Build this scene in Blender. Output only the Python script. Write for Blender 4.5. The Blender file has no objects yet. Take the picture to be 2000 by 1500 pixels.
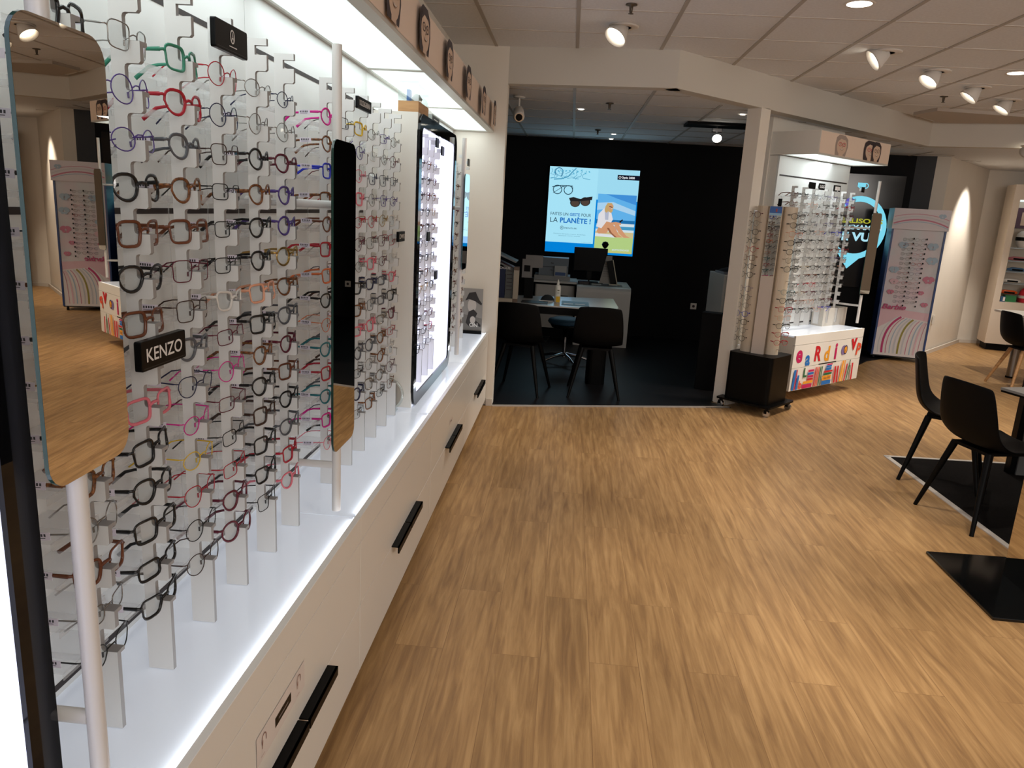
import bpy, math, random
from mathutils import Vector, Matrix
random.seed(7)
S = bpy.context.scene
COL = S.collection
PI = math.pi

# ------------------------------------------------------------------ camera
# rows: world X, Y, Z axes expressed in camera coordinates (x right, y down, z forward)
RW = ((0.99533315, 0.07222852, -0.06399196),
      (0.07876268, -0.22494086, 0.97118384),
      (0.05575276, -0.97169164, -0.22958001))
cam_d = bpy.data.cameras.new('camera'); cam = bpy.data.objects.new('camera', cam_d); COL.objects.link(cam)
m = Matrix(((RW[0][0], -RW[0][1], -RW[0][2], 0.0),
            (RW[1][0], -RW[1][1], -RW[1][2], 0.0),
            (RW[2][0], -RW[2][1], -RW[2][2], 1.6),
            (0, 0, 0, 1)))
cam.matrix_world = m
cam_d.sensor_width = 36.0
cam_d.lens = 1455.0 / 2000.0 * 36.0
cam_d.clip_start = 0.05
S.camera = cam

# ------------------------------------------------------------------ exposure, world
S.view_settings.view_transform = 'Standard'
S.view_settings.look = 'None'
S.view_settings.gamma = 1.0
S.view_settings.use_curve_mapping = False
S.view_settings.exposure = 0.42
S.cycles.transparent_max_bounces = 40
S.cycles.max_bounces = 8
W = bpy.data.worlds.new('world'); S.world = W; W.use_nodes = True
W.node_tree.nodes['Background'].inputs[0].default_value = (0.97, 0.98, 1.0, 1)
W.node_tree.nodes['Background'].inputs[1].default_value = 0.5

def lin(c):
    return tuple(((v/255.0)/12.92 if v/255.0 <= 0.04045 else ((v/255.0+0.055)/1.055)**2.4) for v in c)

SPOT_SCALE = 2.0
def spot(name, loc, target, energy, size=60, blend=0.6, col=(1.0, 0.91, 0.80), rad=0.03):
    d = bpy.data.lights.new(name, 'SPOT'); d.energy = energy*SPOT_SCALE; d.spot_size = math.radians(size); d.spot_blend = blend
    d.color = col; d.shadow_soft_size = rad
    o = bpy.data.objects.new(name, d); COL.objects.link(o); o.location = loc
    o.rotation_euler = (Vector(target)-Vector(loc)).to_track_quat('-Z', 'Y').to_euler()
    return o
def area(name, loc, target, energy, sx, sy, col=(1, 1, 1)):
    d = bpy.data.lights.new(name, 'AREA'); d.energy = energy; d.shape = 'RECTANGLE'; d.size = sx; d.size_y = sy; d.color = col
    o = bpy.data.objects.new(name, d); COL.objects.link(o); o.location = loc
    o.rotation_euler = (Vector(target)-Vector(loc)).to_track_quat('-Z', 'Y').to_euler()
    return o
WARM = (1.0, 0.78, 0.54)
# the shop's recessed ceiling lamps (fixtures are built further down at the same places)
SPOTS = [((0.24, 5.17, 2.68), (-0.9, 4.2, 1.0), 26, 50), ((2.03, 5.57, 2.68), (-0.43, 5.72, 0.97), 34, 42), ((2.62, 6.14, 2.68), (0.82, 5.78, 0.31), 34, 42), ((3.21, 6.72, 2.68), (1.41, 7.02, 0.31), 34, 42), ((3.75, 7.26, 2.68), (2.1, 7.41, 0.19), 34, 42)]
for i, (a, b, e, s) in enumerate(SPOTS):
    spot('ceiling_spot_light', tuple(Vector(a)+(Vector(b)-Vector(a)).normalized()*0.10), b, e, s)
for a, b, e, s in [((1.45, 4.48, 2.74), (1.55, 4.8, 0), 34, 58), ((3.17, 6.1, 2.74), (3.1, 6.2, 0), 30, 95),
                   ((1.7, 2.2, 2.74), (1.55, 3.1, 0), 50, 56), ((0.9, 1.4, 2.74), (0.55, 2.5, 0), 26, 44), ((0.5, 3.0, 2.74), (0.2, 4.1, 0), 18, 50),
                   ((2.6, 3.6, 2.74), (2.3, 3.6, 0), 24, 80), ((1.2, 0.9, 2.74), (1.1, 1.8, 0), 24, 90),
                   ((5.60, 10.50, 2.49), (5.24, 10.78, 1.2), 46, 78), ((2.9, 5.9, 2.74), (2.7, 6.3, 0), 26, 60), ((3.4, 7.0, 2.74), (3.4, 6.9, 0), 26, 60), ((0.9, 5.0, 2.74), (0.6, 5.3, 0), 22, 60), ((5.6, 9.0, 2.49), (5.6, 9.6, 0), 35, 100),
                   ((4.4, 6.6, 2.74), (4.3, 7.4, 0), 40, 90)]:
    spot('downlight_light', a, b, e, s, blend=0.8)  # two have fixtures; the rest are added without one for pools of light
# added soft fill standing in for unseen lamps behind and beside the camera
area('fill_light', (2.0, -1.2, 2.7), (1.6, 2.4, 0.6), 70, 3.0, 2.0, (1.0, 0.93, 0.86))
area('fill_light', (5.2, 3.0, 2.7), (4.0, 4.6, 0.4), 80, 2.0, 2.0, (1.0, 0.93, 0.86))

# ------------------------------------------------------------------ materials
MATS = {}
def mat(name, rgb=(200, 200, 200), rough=0.5, metal=0.0, emit=None, es=1.0, spec=0.5, trans=0.0, coat=0.0):
    if name in MATS: return MATS[name]
    M_ = bpy.data.materials.new(name); M_.use_nodes = True; n = M_.node_tree.nodes; b = n['Principled BSDF']
    b.inputs['Base Color'].default_value = (*lin(rgb), 1); b.inputs['Roughness'].default_value = rough
    b.inputs['Metallic'].default_value = metal; b.inputs['Specular IOR Level'].default_value = spec
    b.inputs['Coat Weight'].default_value = coat
    if emit is not None:
        b.inputs['Emission Color'].default_value = (*lin(emit), 1); b.inputs['Emission Strength'].default_value = es
    MATS[name] = M_
    return M_
def clear_mat(name, rgb=(255, 255, 255), t=0.9, rough=0.02, gloss=1.0, diffuse=False):
    if name in MATS: return MATS[name]
    M_ = bpy.data.materials.new(name); M_.use_nodes = True; nt = M_.node_tree; n = nt.nodes; l = nt.links
    n.remove(n['Principled BSDF']); out = n['Material Output']
    tr = n.new('ShaderNodeBsdfTransparent'); tr.inputs[0].default_value = (*lin(rgb), 1)
    if diffuse:
        g = n.new('ShaderNodeBsdfTranslucent'); g.inputs[0].default_value = (*lin(rgb), 1)
        d = n.new('ShaderNodeBsdfDiffuse'); d.inputs[0].default_value = (*lin(rgb), 1)
        a = n.new('ShaderNodeMixShader'); l.new(g.outputs[0], a.inputs[1]); l.new(d.outputs[0], a.inputs[2]); g = a
    else:
        g = n.new('ShaderNodeBsdfGlossy'); g.inputs['Roughness'].default_value = rough
    mx = n.new('ShaderNodeMixShader'); mx.inputs[0].default_value = 1-t
    l.new(tr.outputs[0], mx.inputs[1]); l.new(g.outputs[0], mx.inputs[2]); l.new(mx.outputs[0], out.inputs[0])
    MATS[name] = M_
    return M_
def noisy(M_, rgb2, scale=8, amount=0.5, stretch=(1, 1, 1), detail=4):
    nt = M_.node_tree; n = nt.nodes; l = nt.links; b = n['Principled BSDF']
    tc = n.new('ShaderNodeTexCoord'); mp = n.new('ShaderNodeMapping'); mp.inputs['Scale'].default_value = stretch
    nz = n.new('ShaderNodeTexNoise'); nz.inputs['Scale'].default_value = scale; nz.inputs['Detail'].default_value = detail
    mx = n.new('ShaderNodeMix'); mx.data_type = 'RGBA'
    c = tuple(b.inputs['Base Color'].default_value)
    mx.inputs[6].default_value = c; mx.inputs[7].default_value = (*lin(rgb2), 1)
    rp = n.new('ShaderNodeMapRange'); rp.inputs[1].default_value = 0.35; rp.inputs[2].default_value = 0.65; rp.inputs[4].default_value = amount
    l.new(tc.outputs['Object'], mp.inputs[0]); l.new(mp.outputs[0], nz.inputs[0]); l.new(nz.outputs[0], rp.inputs[0])
    l.new(rp.outputs[0], mx.inputs[0]); l.new(mx.outputs[2], b.inputs['Base Color'])
    return M_

WHITE = mat('white_lacquer', (232, 228, 220), 0.28)
RAILW = mat('rail_white', (222, 221, 219), 0.4)
RAILG = mat('rail_grey_edge', (150, 148, 147), 0.5)
PANEL = mat('panel_white', (222, 224, 222), 0.45)
WALL = noisy(mat('wall_paint', (232, 224, 212), 0.85), (224, 216, 204), 3, 0.4)
BEAMM = mat('beam_paint', (206, 200, 190), 0.85)
CEIL = noisy(mat('ceiling_tile', (222, 223, 225), 0.95), (208, 208, 210), 60, 0.5)
GRID = mat('ceiling_grid_bar', (172, 165, 157), 0.6)
BLACKW = mat('black_wall', (7, 8, 12), 0.7, spec=0.2)
DARKF = noisy(mat('dark_floor', (13, 12, 15), 0.5, spec=0.3), (22, 19, 22), 20, 0.6)
BLACKP = mat('black_plastic', (7, 7, 7), 0.4, spec=0.12)
BLACKM = mat('black_matt', (7, 7, 8), 0.55, spec=0.12)
SIGNB = mat('sign_black', (8, 8, 9), 0.3, spec=0.15)
CHROME = mat('chrome', (210, 210, 215), 0.12, 1.0)
STEEL = mat('brushed_steel', (150, 145, 140), 0.3, 1.0)
DKCHR = mat('dark_polished_rim', (16, 16, 18), 0.05, 0.0, spec=0.25)
MIRROR = mat('mirror_silver', (205, 198, 188), 0.005, 1.0)
MEDGE = mat('mirror_green_edge', (34, 62, 54), 0.15)
POLE = mat('pole_white', (218, 214, 210), 0.35)
LENS = clear_mat('clear_lens', (247, 249, 249), 0.93, 0.02)
DLENS = mat('dark_lens', (50, 44, 38), 0.1)
ACRYL = clear_mat('acrylic', (250, 250, 250), 0.80, 0.1, diffuse=True)
ACRG = clear_mat('acrylic_gloss', (240, 244, 243), 0.82, 0.02)
TAG = mat('price_tag_lilac', (226, 218, 232), 0.5)
TAGT = mat('price_tag_print', (60, 58, 66), 0.6)
LEDP = mat('light_panel', (235, 240, 240), 0.5, emit=(226, 242, 242), es=0.66)
LEDS = mat('led_strip', (255, 255, 255), 0.5, emit=(222, 232, 250), es=1.3)
LITIN = mat('lit_interior_panel', (240, 242, 255), 0.5, emit=(226, 230, 255), es=0.58)
GLOWTOP = mat('backlit_glass_top', (214, 219, 224), 0.06, emit=(218, 228, 246), es=0.22)
BEIGE = mat('fascia_print_beige', (234, 212, 194), 0.5)
INK = mat('print_ink', (58, 46, 50), 0.6)
SKINP = mat('print_face_tone', (214, 186, 164), 0.6)
SKIND = mat('print_face_dark_tone', (150, 124, 108), 0.6)
REDP = mat('print_red_line', (190, 60, 80), 0.6)
TXTW = mat('lettering_white', (225, 222, 218), 0.5)
LAMP = mat('lamp_disc', (255, 255, 255), 0.5, emit=(255, 246, 226), es=6.0)
LAMPW = mat('lamp_housing_white', (215, 208, 200), 0.5)
WOODL = noisy(mat('light_wood', (196, 150, 100), 0.5), (166, 120, 76), 6, 0.8, (1, 1, 8))

def floor_mat():
    M_ = bpy.data.materials.new('wood_plank_floor'); M_.use_nodes = True; nt = M_.node_tree; n = nt.nodes; l = nt.links
    b = n['Principled BSDF']; tc = n.new('ShaderNodeTexCoord')
    mp = n.new('ShaderNodeMapping'); mp.inputs['Rotation'].default_value = (0, 0, PI/2)
    br = n.new('ShaderNodeTexBrick'); br.inputs['Scale'].default_value = 1.0
    br.inputs['Brick Width'].default_value = 1.22; br.inputs['Row Height'].default_value = 0.18
    br.inputs['Mortar Size'].default_value = 0.0012; br.inputs['Mortar Smooth'].default_value = 0.2; br.offset = 0.37
    br.inputs['Color1'].default_value = (0, 0, 0, 1); br.inputs['Color2'].default_value = (1, 1, 1, 1); br.inputs['Mortar'].default_value = (0.5, 0.5, 0.5, 1)
    l.new(tc.outputs['Object'], mp.inputs[0]); l.new(mp.outputs[0], br.inputs[0])
    # per plank offset of the grain
    ad = n.new('ShaderNodeVectorMath'); ad.operation = 'MULTIPLY_ADD'; ad.inputs[1].default_value = (3.1, 7.7, 0); 
    l.new(br.outputs['Color'], ad.inputs[0]); l.new(tc.outputs['Object'], ad.inputs[2])
    m2 = n.new('ShaderNodeMapping'); m2.inputs['Scale'].default_value = (26, 1.6, 1); l.new(ad.outputs[0], m2.inputs[0])
    n1 = n.new('ShaderNodeTexNoise'); n1.inputs['Scale'].default_value = 1.4; n1.inputs['Detail'].default_value = 7; n1.inputs['Roughness'].default_value = 0.62
    n1.inputs['Distortion'].default_value = 0.6
    l.new(m2.outputs[0], n1.inputs[0])
    m3 = n.new('ShaderNodeMapping'); m3.inputs['Scale'].default_value = (4.2, 0.7, 1); l.new(ad.outputs[0], m3.inputs[0])
    n2 = n.new('ShaderNodeTexNoise'); n2.inputs['Scale'].default_value = 1.5; n2.inputs['Detail'].default_value = 3; n2.inputs['Distortion'].default_value = 1.0; l.new(m3.outputs[0], n2.inputs[0])
    wv = n.new('ShaderNodeMath'); wv.operation = 'MULTIPLY'; wv.inputs[1].default_value = 26.0; l.new(n2.outputs[0], wv.inputs[0])
    sn = n.new('ShaderNodeMath'); sn.operation = 'SINE'; l.new(wv.outputs[0], sn.inputs[0])
    r1 = n.new('ShaderNodeValToRGB'); e = r1.color_ramp.elements
    e[0].position = 0.30; e[0].color = (*lin((140, 106, 70)), 1); e[1].position = 0.70; e[1].color = (*lin((190, 152, 104)), 1)
    k = e.new(0.5); k.color = (*lin((167, 130, 86)), 1)
    a1 = n.new('ShaderNodeMath'); a1.operation = 'MULTIPLY_ADD'; a1.inputs[1].default_value = 0.035; l.new(sn.outputs[0], a1.inputs[0]); l.new(n1.outputs[0], a1.inputs[2])
    l.new(a1.outputs[0], r1.inputs[0])
    sp = n.new('ShaderNodeSeparateColor'); l.new(br.outputs['Color'], sp.inputs[0])
    mr = n.new('ShaderNodeMapRange'); mr.inputs[3].default_value = 0.93; mr.inputs[4].default_value = 1.06; l.new(sp.outputs[0], mr.inputs[0])
    mm = n.new('ShaderNodeMix'); mm.data_type = 'RGBA'; mm.blend_type = 'MULTIPLY'; mm.inputs[0].default_value = 1.0
    l.new(r1.outputs[0], mm.inputs[6]); l.new(mr.outputs[0], mm.inputs[7])
    m4 = n.new('ShaderNodeMix'); m4.data_type = 'RGBA'; m4.inputs[7].default_value = (*lin((112, 78, 50)), 1)
    ff = n.new('ShaderNodeMath'); ff.operation = 'MULTIPLY'; ff.inputs[1].default_value = 0.45
    l.new(br.outputs['Fac'], ff.inputs[0]); l.new(ff.outputs[0], m4.inputs[0]); l.new(mm.outputs[2], m4.inputs[6])
    l.new(m4.outputs[2], b.inputs['Base Color'])
    b.inputs['Roughness'].default_value = 0.42; b.inputs['Specular IOR Level'].default_value = 0.35
    bp = n.new('ShaderNodeBump'); bp.inputs['Strength'].default_value = 0.06; bp.inputs['Distance'].default_value = 0.002
    l.new(n1.outputs[0], bp.inputs['Height']); l.new(bp.outputs[0], b.inputs['Normal'])
    return M_
FLOORM = floor_mat()

# ------------------------------------------------------------------ helpers
ROOT = {}
IDM = Matrix.Identity(4)
def frame(x, y, z=0.0, deg=0.0):
    return Matrix.Translation((x, y, z)) @ Matrix.Rotation(math.radians(deg), 4, 'Z')
def thing(name, label, cat, fr, group=None):
    o = bpy.data.objects.new(name, None); COL.objects.link(o); o.empty_display_size = 0.05
    o.matrix_world = fr
    o['label'] = label; o['category'] = cat
    if group: o['group'] = group
    ROOT[o.name] = fr.copy()
    return o
def tag(o, label, cat, group=None, kind=None):
    o['label'] = label; o['category'] = cat
    if group: o['group'] = group
    if kind: o['kind'] = kind
    return o

class MB:
    """collects geometry; coordinates are in the frame fr (default world)"""
    def __init__(s, fr=None):
        s.v = []; s.f = []; s.mi = []; s.mats = []; s.sm = []; s.fr = fr or IDM; s.cur = 0; s.smooth = False
    def m(s, mt):
        if mt not in s.mats: s.mats.append(mt)
        s.cur = s.mats.index(mt); return s
    def add(s, vs, fs, smooth=None):
        b = len(s.v); s.v += [s.fr @ Vector(v) for v in vs]
        for f in fs:
            s.f.append([b+i for i in f]); s.mi.append(s.cur); s.sm.append(s.smooth if smooth is None else smooth)
        return s
    def box(s, x0, y0, z0, x1, y1, z1, M=None):
        vs = [Vector((x, y, z)) for x in (x0, x1) for y in (y0, y1) for z in (z0, z1)]
        if M: vs = [M @ v for v in vs]
        return s.add(vs, [(0, 1, 3, 2), (4, 6, 7, 5), (0, 4, 5, 1), (2, 3, 7, 6), (0, 2, 6, 4), (1, 5, 7, 3)], False)
    def rbox(s, x0, y0, z0, x1, y1, z1, r=0.01, n=4):
        """box with rounded vertical edges"""
        pts = rrect((x0+x1)/2, (y0+y1)/2, x1-x0, y1-y0, r, n)
        return s.prism(pts, z0, z1)
    def prism(s, pts, z0, z1, M=None):
        n = len(pts)
        vs = [Vector((p[0], p[1], z0)) for p in pts]+[Vector((p[0], p[1], z1)) for p in pts]
        if M: vs = [M @ v for v in vs]
        fs = [tuple(range(n))[::-1], tuple(range(n, 2*n))]
        fs += [(i, (i+1) % n, n+(i+1) % n, n+i) for i in range(n)]
        return s.add(vs, fs, False)
    def tube(s, pts, r, seg=8, closed=False, cap=True, flat=None):
        pts = [Vector(p) for p in pts]; n = len(pts)
        rs = r if isinstance(r, (list, tuple)) else [r]*n
        rings = []; up = None
        for i, p in enumerate(pts):
            if closed: t = pts[(i+1) % n]-pts[i-1]
            else: t = pts[min(i+1, n-1)]-pts[max(i-1, 0)]
            if t.length < 1e-9: t = Vector((0, 0, 1))
            t.normalize()
            if up is None:
                up = Vector((0, 0, 1)) if abs(t.z) < 0.9 else Vector((1, 0, 0))
            a = t.cross(up)
            if a.length < 1e-5: a = t.cross(Vector((0, 1, 0)))
            a.normalize(); bb = a.cross(t).normalized(); up = bb
            fl = flat or (1, 1)
            rings.append([p+a*math.cos(2*PI*k/seg)*rs[i]*fl[0]+bb*math.sin(2*PI*k/seg)*rs[i]*fl[1] for k in range(seg)])
        vs = [v for rg in rings for v in rg]; fs = []
        m_ = n if closed else n-1
        for i in range(m_):
            j = (i+1) % n
            for k in range(seg):
                k2 = (k+1) % seg
                fs.append((i*seg+k, i*seg+k2, j*seg+k2, j*seg+k))
        s.add(vs, fs, True)
        if cap and not closed:
            s.add(rings[0], [tuple(range(seg))[::-1]], False); s.add(rings[-1], [tuple(range(seg))], False)
        return s
    def cyl(s, x, y, z0, z1, r, seg=20, r2=None):
        return s.tube([(x, y, z0), (x, y, z1)], [r, r if r2 is None else r2], seg)
    def lathe(s, x, y, prof, seg=24):
        vs = []; fs = []
        for (r, z) in prof:
            for k in range(seg): vs.append((x+r*math.cos(2*PI*k/seg), y+r*math.sin(2*PI*k/seg), z))
        for i in range(len(prof)-1):
            for k in range(seg):
                k2 = (k+1) % seg; fs.append((i*seg+k, i*seg+k2, (i+1)*seg+k2, (i+1)*seg+k))
        return s.add(vs, fs, True)
    def build(s, name, parent=None, kind=None, label=None, bevel=0.0, bseg=2):
        me = bpy.data.meshes.new(name)
        vs = s.v
        if parent is not None:
            inv = ROOT[parent.name].inverted(); vs = [inv @ v for v in vs]
        me.from_pydata([tuple(v) for v in vs], [], s.f)
        for mt in s.mats: me.materials.append(mt)
        for p, i, sm in zip(me.polygons, s.mi, s.sm): p.material_index = i; p.use_smooth = sm
        me.validate(); me.update()
        o = bpy.data.objects.new(name, me); COL.objects.link(o)
        if parent is not None:
            o.parent = parent; ROOT[o.name] = ROOT[parent.name]
        else: ROOT[o.name] = IDM
        if kind: o['kind'] = kind
        if label: o['label'] = label
        if bevel:
            md = o.modifiers.new('bevel', 'BEVEL'); md.width = bevel; md.segments = bseg; md.limit_method = 'ANGLE'; md.angle_limit = math.radians(40)
        return o

def rrect(cx, cy, w, h, r, n=5):
    pts = []
    for (sx, sy, a0) in ((1, 1, 0), (-1, 1, 90), (-1, -1, 180), (1, -1, 270)):
        for k in range(n+1):
            a = math.radians(a0+90*k/n)
            pts.append((cx+sx*(w/2-r)+r*math.cos(a), cy+sy*(h/2-r)+r*math.sin(a)))
    return pts

_txt = {}
def text_geo(string, bold=0.0, shear=0.0):
    key = (string, bold, shear)
    if key in _txt: return _txt[key]
    cu = bpy.data.curves.new('lettering', 'FONT'); cu.body = string; cu.size = 1.0; cu.offset = bold; cu.shear = shear
    cu.resolution_u = 4
    o = bpy.data.objects.new('lettering', cu); COL.objects.link(o)
    bpy.context.view_layer.update()
    me = bpy.data.meshes.new_from_object(o.evaluated_get(bpy.context.evaluated_depsgraph_get()))
    vs = [(v.co.x, v.co.y) for v in me.vertices]; fs = [tuple(p.vertices) for p in me.polygons]
    bpy.data.objects.remove(o); bpy.data.meshes.remove(me); bpy.data.curves.remove(cu)
    _txt[key] = (vs, fs)
    return _txt[key]

class Print:
    """flat printed artwork: 2D shapes on a plane at O with axes U, V (normal UxV), stacked by hairline steps"""
    def __init__(s, O, U, V, fr=None, step=0.0004):
        s.O = Vector(O); s.U = Vector(U).normalized(); s.V = Vector(V).normalized(); s.N = s.U.cross(s.V); s.k = 0; s.mb = MB(fr); s.step = step
    def P(s, u, v): return s.O+s.U*u+s.V*v+s.N*(s.k*s.step)
    def poly(s, mt, pts, up=True):
        if up: s.k += 1
        s.mb.m(mt).add([s.P(*p) for p in pts], [tuple(range(len(pts)))], False); return s
    def rect(s, mt, u0, v0, u1, v1): return s.poly(mt, [(u0, v0), (u1, v0), (u1, v1), (u0, v1)])
    def ell(s, mt, cu, cv, ru, rv, n=20, rot=0.0):
        c, d = math.cos(rot), math.sin(rot)
        return s.poly(mt, [(cu+ru*math.cos(2*PI*k/n)*c-rv*math.sin(2*PI*k/n)*d, cv+ru*math.cos(2*PI*k/n)*d+rv*math.sin(2*PI*k/n)*c) for k in range(n)])
    def stroke(s, mt, pts, w, closed=False):
        s.k += 1
        n = len(pts); L = []; R_ = []
        for i in range(n):
            a = Vector(pts[i-1] if (i > 0 or closed) else pts[i]); b = Vector(pts[(i+1) % n] if (i < n-1 or closed) else pts[i])
            t = (b-a); t = t.normalized() if t.length > 1e-9 else Vector((1, 0)); nn = Vector((-t.y, t.x))*w/2
            p = Vector(pts[i]); L.append(p+nn); R_.append(p-nn)
        vs = [s.P(*p) for p in L]+[s.P(*p) for p in R_]; fs = []
        for i in range(n if closed else n-1):
            j = (i+1) % n; fs.append((n+i, n+j, j, i))
        s.mb.m(mt).add(vs, fs, False); return s
    def ring(s, mt, cu, cv, ru, rv, w, n=20, a0=0, a1=360):
        cl = (a1-a0) >= 360; k = n if cl else n+1
        return s.stroke(mt, [(cu+ru*math.cos(math.radians(a0+(a1-a0)*i/n)), cv+rv*math.sin(math.radians(a0+(a1-a0)*i/n))) for i in range(k)], w, cl)
    def text(s, mt, string, u, v, h, width=None, bold=0.0, shear=0.0, rot=0.0):
        vs, fs = text_geo(string, bold, shear)
        if not vs: return s
        x0 = min(p[0] for p in vs); x1 = max(p[0] for p in vs)
        k = h/0.7; kx = k if width is None else width/(x1-x0)
        s.k += 1; c, d = math.cos(rot), math.sin(rot); o = []
        for p in vs:
            a, b = (p[0]-x0)*kx, p[1]*k
            o.append(s.P(u+a*c-b*d, v+a*d+b*c))
        s.mb.m(mt).add(o, fs, False); return s
    def build(s, name, parent=None, **k): return s.mb.build(name, parent, **k)

def portrait(p, cu, cv, w, h, seed, gl=None):
    """printed black and white head with spectacles, clipped to the strip height"""
    r = random.Random(seed)
    hair = INK if seed % 3 else mat('print_grey_hair', (168, 150, 140), 0.6)
    top = cv+h/2; bot = cv-h/2
    # hair mass
    p.poly(hair, [(cu-w*.36, bot), (cu-w*.40, cv), (cu-w*.36, cv+h*.34), (cu-w*.2, top-h*.02), (cu+w*.18, top-h*.02), (cu+w*.38, cv+h*.3), (cu+w*.42, cv-h*.05), (cu+w*.32, bot)])
    p.poly(SKINP, [(cu-w*.12, bot), (cu-w*.12, cv-h*.3), (cu+w*.14, cv-h*.3), (cu+w*.16, bot)])
    p.ell(SKINP, cu+.02*w, cv-h*.03, w*.31, h*.43, 22)
    p.poly(hair, [(cu-w*.31, cv+h*.12), (cu-w*.24, cv+h*.38), (cu+w*.05, cv+h*.44), (cu+w*.28, cv+h*.34), (cu+w*.34, cv+h*.10), (cu+w*.22, cv+h*.26), (cu-w*.08, cv+h*.30)])
    g = gl or INK
    for sx in (-1, 1):
        p.ell(SKIND, cu+.02*w+sx*w*.12, cv+h*.05, w*.035, h*.03, 10)
        p.ring(g, cu+.02*w+sx*w*.12, cv+h*.04, w*.095, h*.085, w*.018, 14)
    p.stroke(g, [(cu-.01*w, cv+h*.05), (cu+.05*w, cv+h*.05)], w*.02)
    p.stroke(SKIND, [(cu+.03*w, cv+h*.02), (cu+.05*w, cv-h*.08), (cu, cv-h*.09)], w*.02)
    p.poly(SKIND, [(cu-w*.1, cv-h*.17), (cu+w*.02, cv-h*.20), (cu+w*.14, cv-h*.17), (cu+w*.08, cv-h*.235), (cu-w*.04, cv-h*.235)])
    p.poly(TXTW, [(cu-w*.07, cv-h*.18), (cu+w*.02, cv-h*.2), (cu+w*.11, cv-h*.18), (cu+w*.06, cv-h*.215), (cu-w*.03, cv-h*.215)])

# ------------------------------------------------------------------ spectacles
def outline(kind, w, h):
    pts = []
    N = 22
    for k in range(N):
        a = 2*PI*k/N; c, s_ = math.cos(a), math.sin(a)
        if kind == 'round': x, z = c*w, s_*h
        elif kind == 'oval': x, z = c*w, s_*h*0.82
        elif kind == 'square':
            e = 0.5; x = math.copysign(abs(c)**e, c)*w*(1.0 if s_ > 0 else 0.93); z = math.copysign(abs(s_)**e, s_)*h*0.92
        elif kind == 'rect':
            e = 0.48; x = math.copysign(abs(c)**e, c)*w; z = math.copysign(abs(s_)**e, s_)*h*0.72
        elif kind == 'panto':
            e = 0.8 if s_ > 0 else 1.0; x = math.copysign(abs(c)**e, c)*w*(1.0 if s_ > -0.2 else 0.93); z = math.copysign(abs(s_)**(0.75 if s_ > 0 else 1), s_)*h*0.95
        else:  # cat
            e = 0.62; x = math.copysign(abs(c)**e, c)*w*(1.04 if s_ > 0 else 0.88); z = math.copysign(abs(s_)**e, s_)*h*0.85+(0.004*max(0, c)*max(0, s_)*1.5)
        pts.append((x, z))
    return pts
GL = {}
def spect_meshes(kind, thick, seg_lo=False):
    """local frame: x lateral, y forward, z up, origin at the bridge underside"""
    key = (kind, thick, seg_lo)
    if key in GL: return GL[key]
    w = 0.0262 if thick > 0.0012 else 0.0252; h = 0.0225
    dx = 0.0125+w; zc = -0.004
    rim = MB(); dummy = MAT0
    rim.m(dummy)
    for sx in (-1, 1):
        o = outline(kind, w, h)
        pts = [(sx*(dx+x), -0.004-3.4*((dx+x)-0.008)**2, zc+z) for (x, z) in o]
        rim.tube(pts, thick, 5 if seg_lo else 6, closed=True, flat=(1.0, 1.0) if thick < 0.0012 else (0.8, 1.25))
        # end piece
        xe = sx*(dx+w)
        ye = -0.004-3.4*((dx+w)-0.008)**2
        rim.tube([(xe-sx*0.001, ye, zc+h*0.42), (xe+sx*0.0045, ye-0.001, zc+h*0.46), (xe+sx*0.0055, ye-0.008, zc+h*0.44)], thick*1.15, 5)
        if not seg_lo and thick < 0.0012:
            rim.tube([(sx*0.0135, -0.004, zc+0.002), (sx*0.0130, -0.010, zc-0.001), (sx*0.0125, -0.012, zc-0.006)], 0.0006, 4)
            rim.tube([(sx*0.0140, -0.012, zc-0.002), (sx*0.0136, -0.012, zc-0.011)], 0.0018, 5)
    rim.tube([(-0.0135, -0.004, zc+0.004), (-0.006, -0.001, zc+0.0085), (0.006, -0.001, zc+0.0085), (0.0135, -0.004, zc+0.004)], thick*1.2, 5)
    lens = MB(); lens.m(LENS)
    for sx in (-1,):
        o = outline(kind, w, h)
        lens.add([(sx*(dx+x), -0.0045-3.4*((dx+x)-0.008)**2, zc+z) for (x, z) in o], [tuple(range(len(o)))], False)
    lensR = MB(); lensR.m(LENS)
    o = outline(kind, w, h)
    lensR.add([((dx+x), -0.0045-3.4*((dx+x)-0.008)**2, zc+z) for (x, z) in o], [tuple(range(len(o)))], False)
    res = [rim]
    for sx in (-1, 1):
        t = MB(); t.m(dummy)
        xe = sx*(dx+w+0.0055); z0 = zc+h*0.44; ye = -0.021
        hh = 0.0042 if thick > 0.0012 else 0.0018
        pts = [(xe, ye, z0), (xe+sx*0.001, -0.045, z0), (xe-sx*0.002, -0.090, z0-0.002), (xe-sx*0.006, -0.108, z0-0.006), (xe-sx*0.010, -0.136, z0-0.028)]
        t.tube(pts, [hh, hh*0.85, hh*0.75, hh*0.9, hh*1.1], 4 if seg_lo else 6, flat=(0.45, 1.0))
        res.append(t)
    out = []
    names = ['rim', 'temple', 'temple', 'lens', 'lens']
    for nm, q in zip(names, res+[lens, lensR]):
        me = bpy.data.meshes.new('spectacles_'+nm); me.from_pydata([tuple(v) for v in q.v], [], q.f)
        for mt in q.mats: me.materials.append(mt)
        for p, sm in zip(me.polygons, q.sm): p.use_smooth = sm
        me.update(); out.append((nm, me))
    GL[key] = out
    return out
MAT0 = mat('black_acetate', (16, 15, 17), 0.25)
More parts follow.
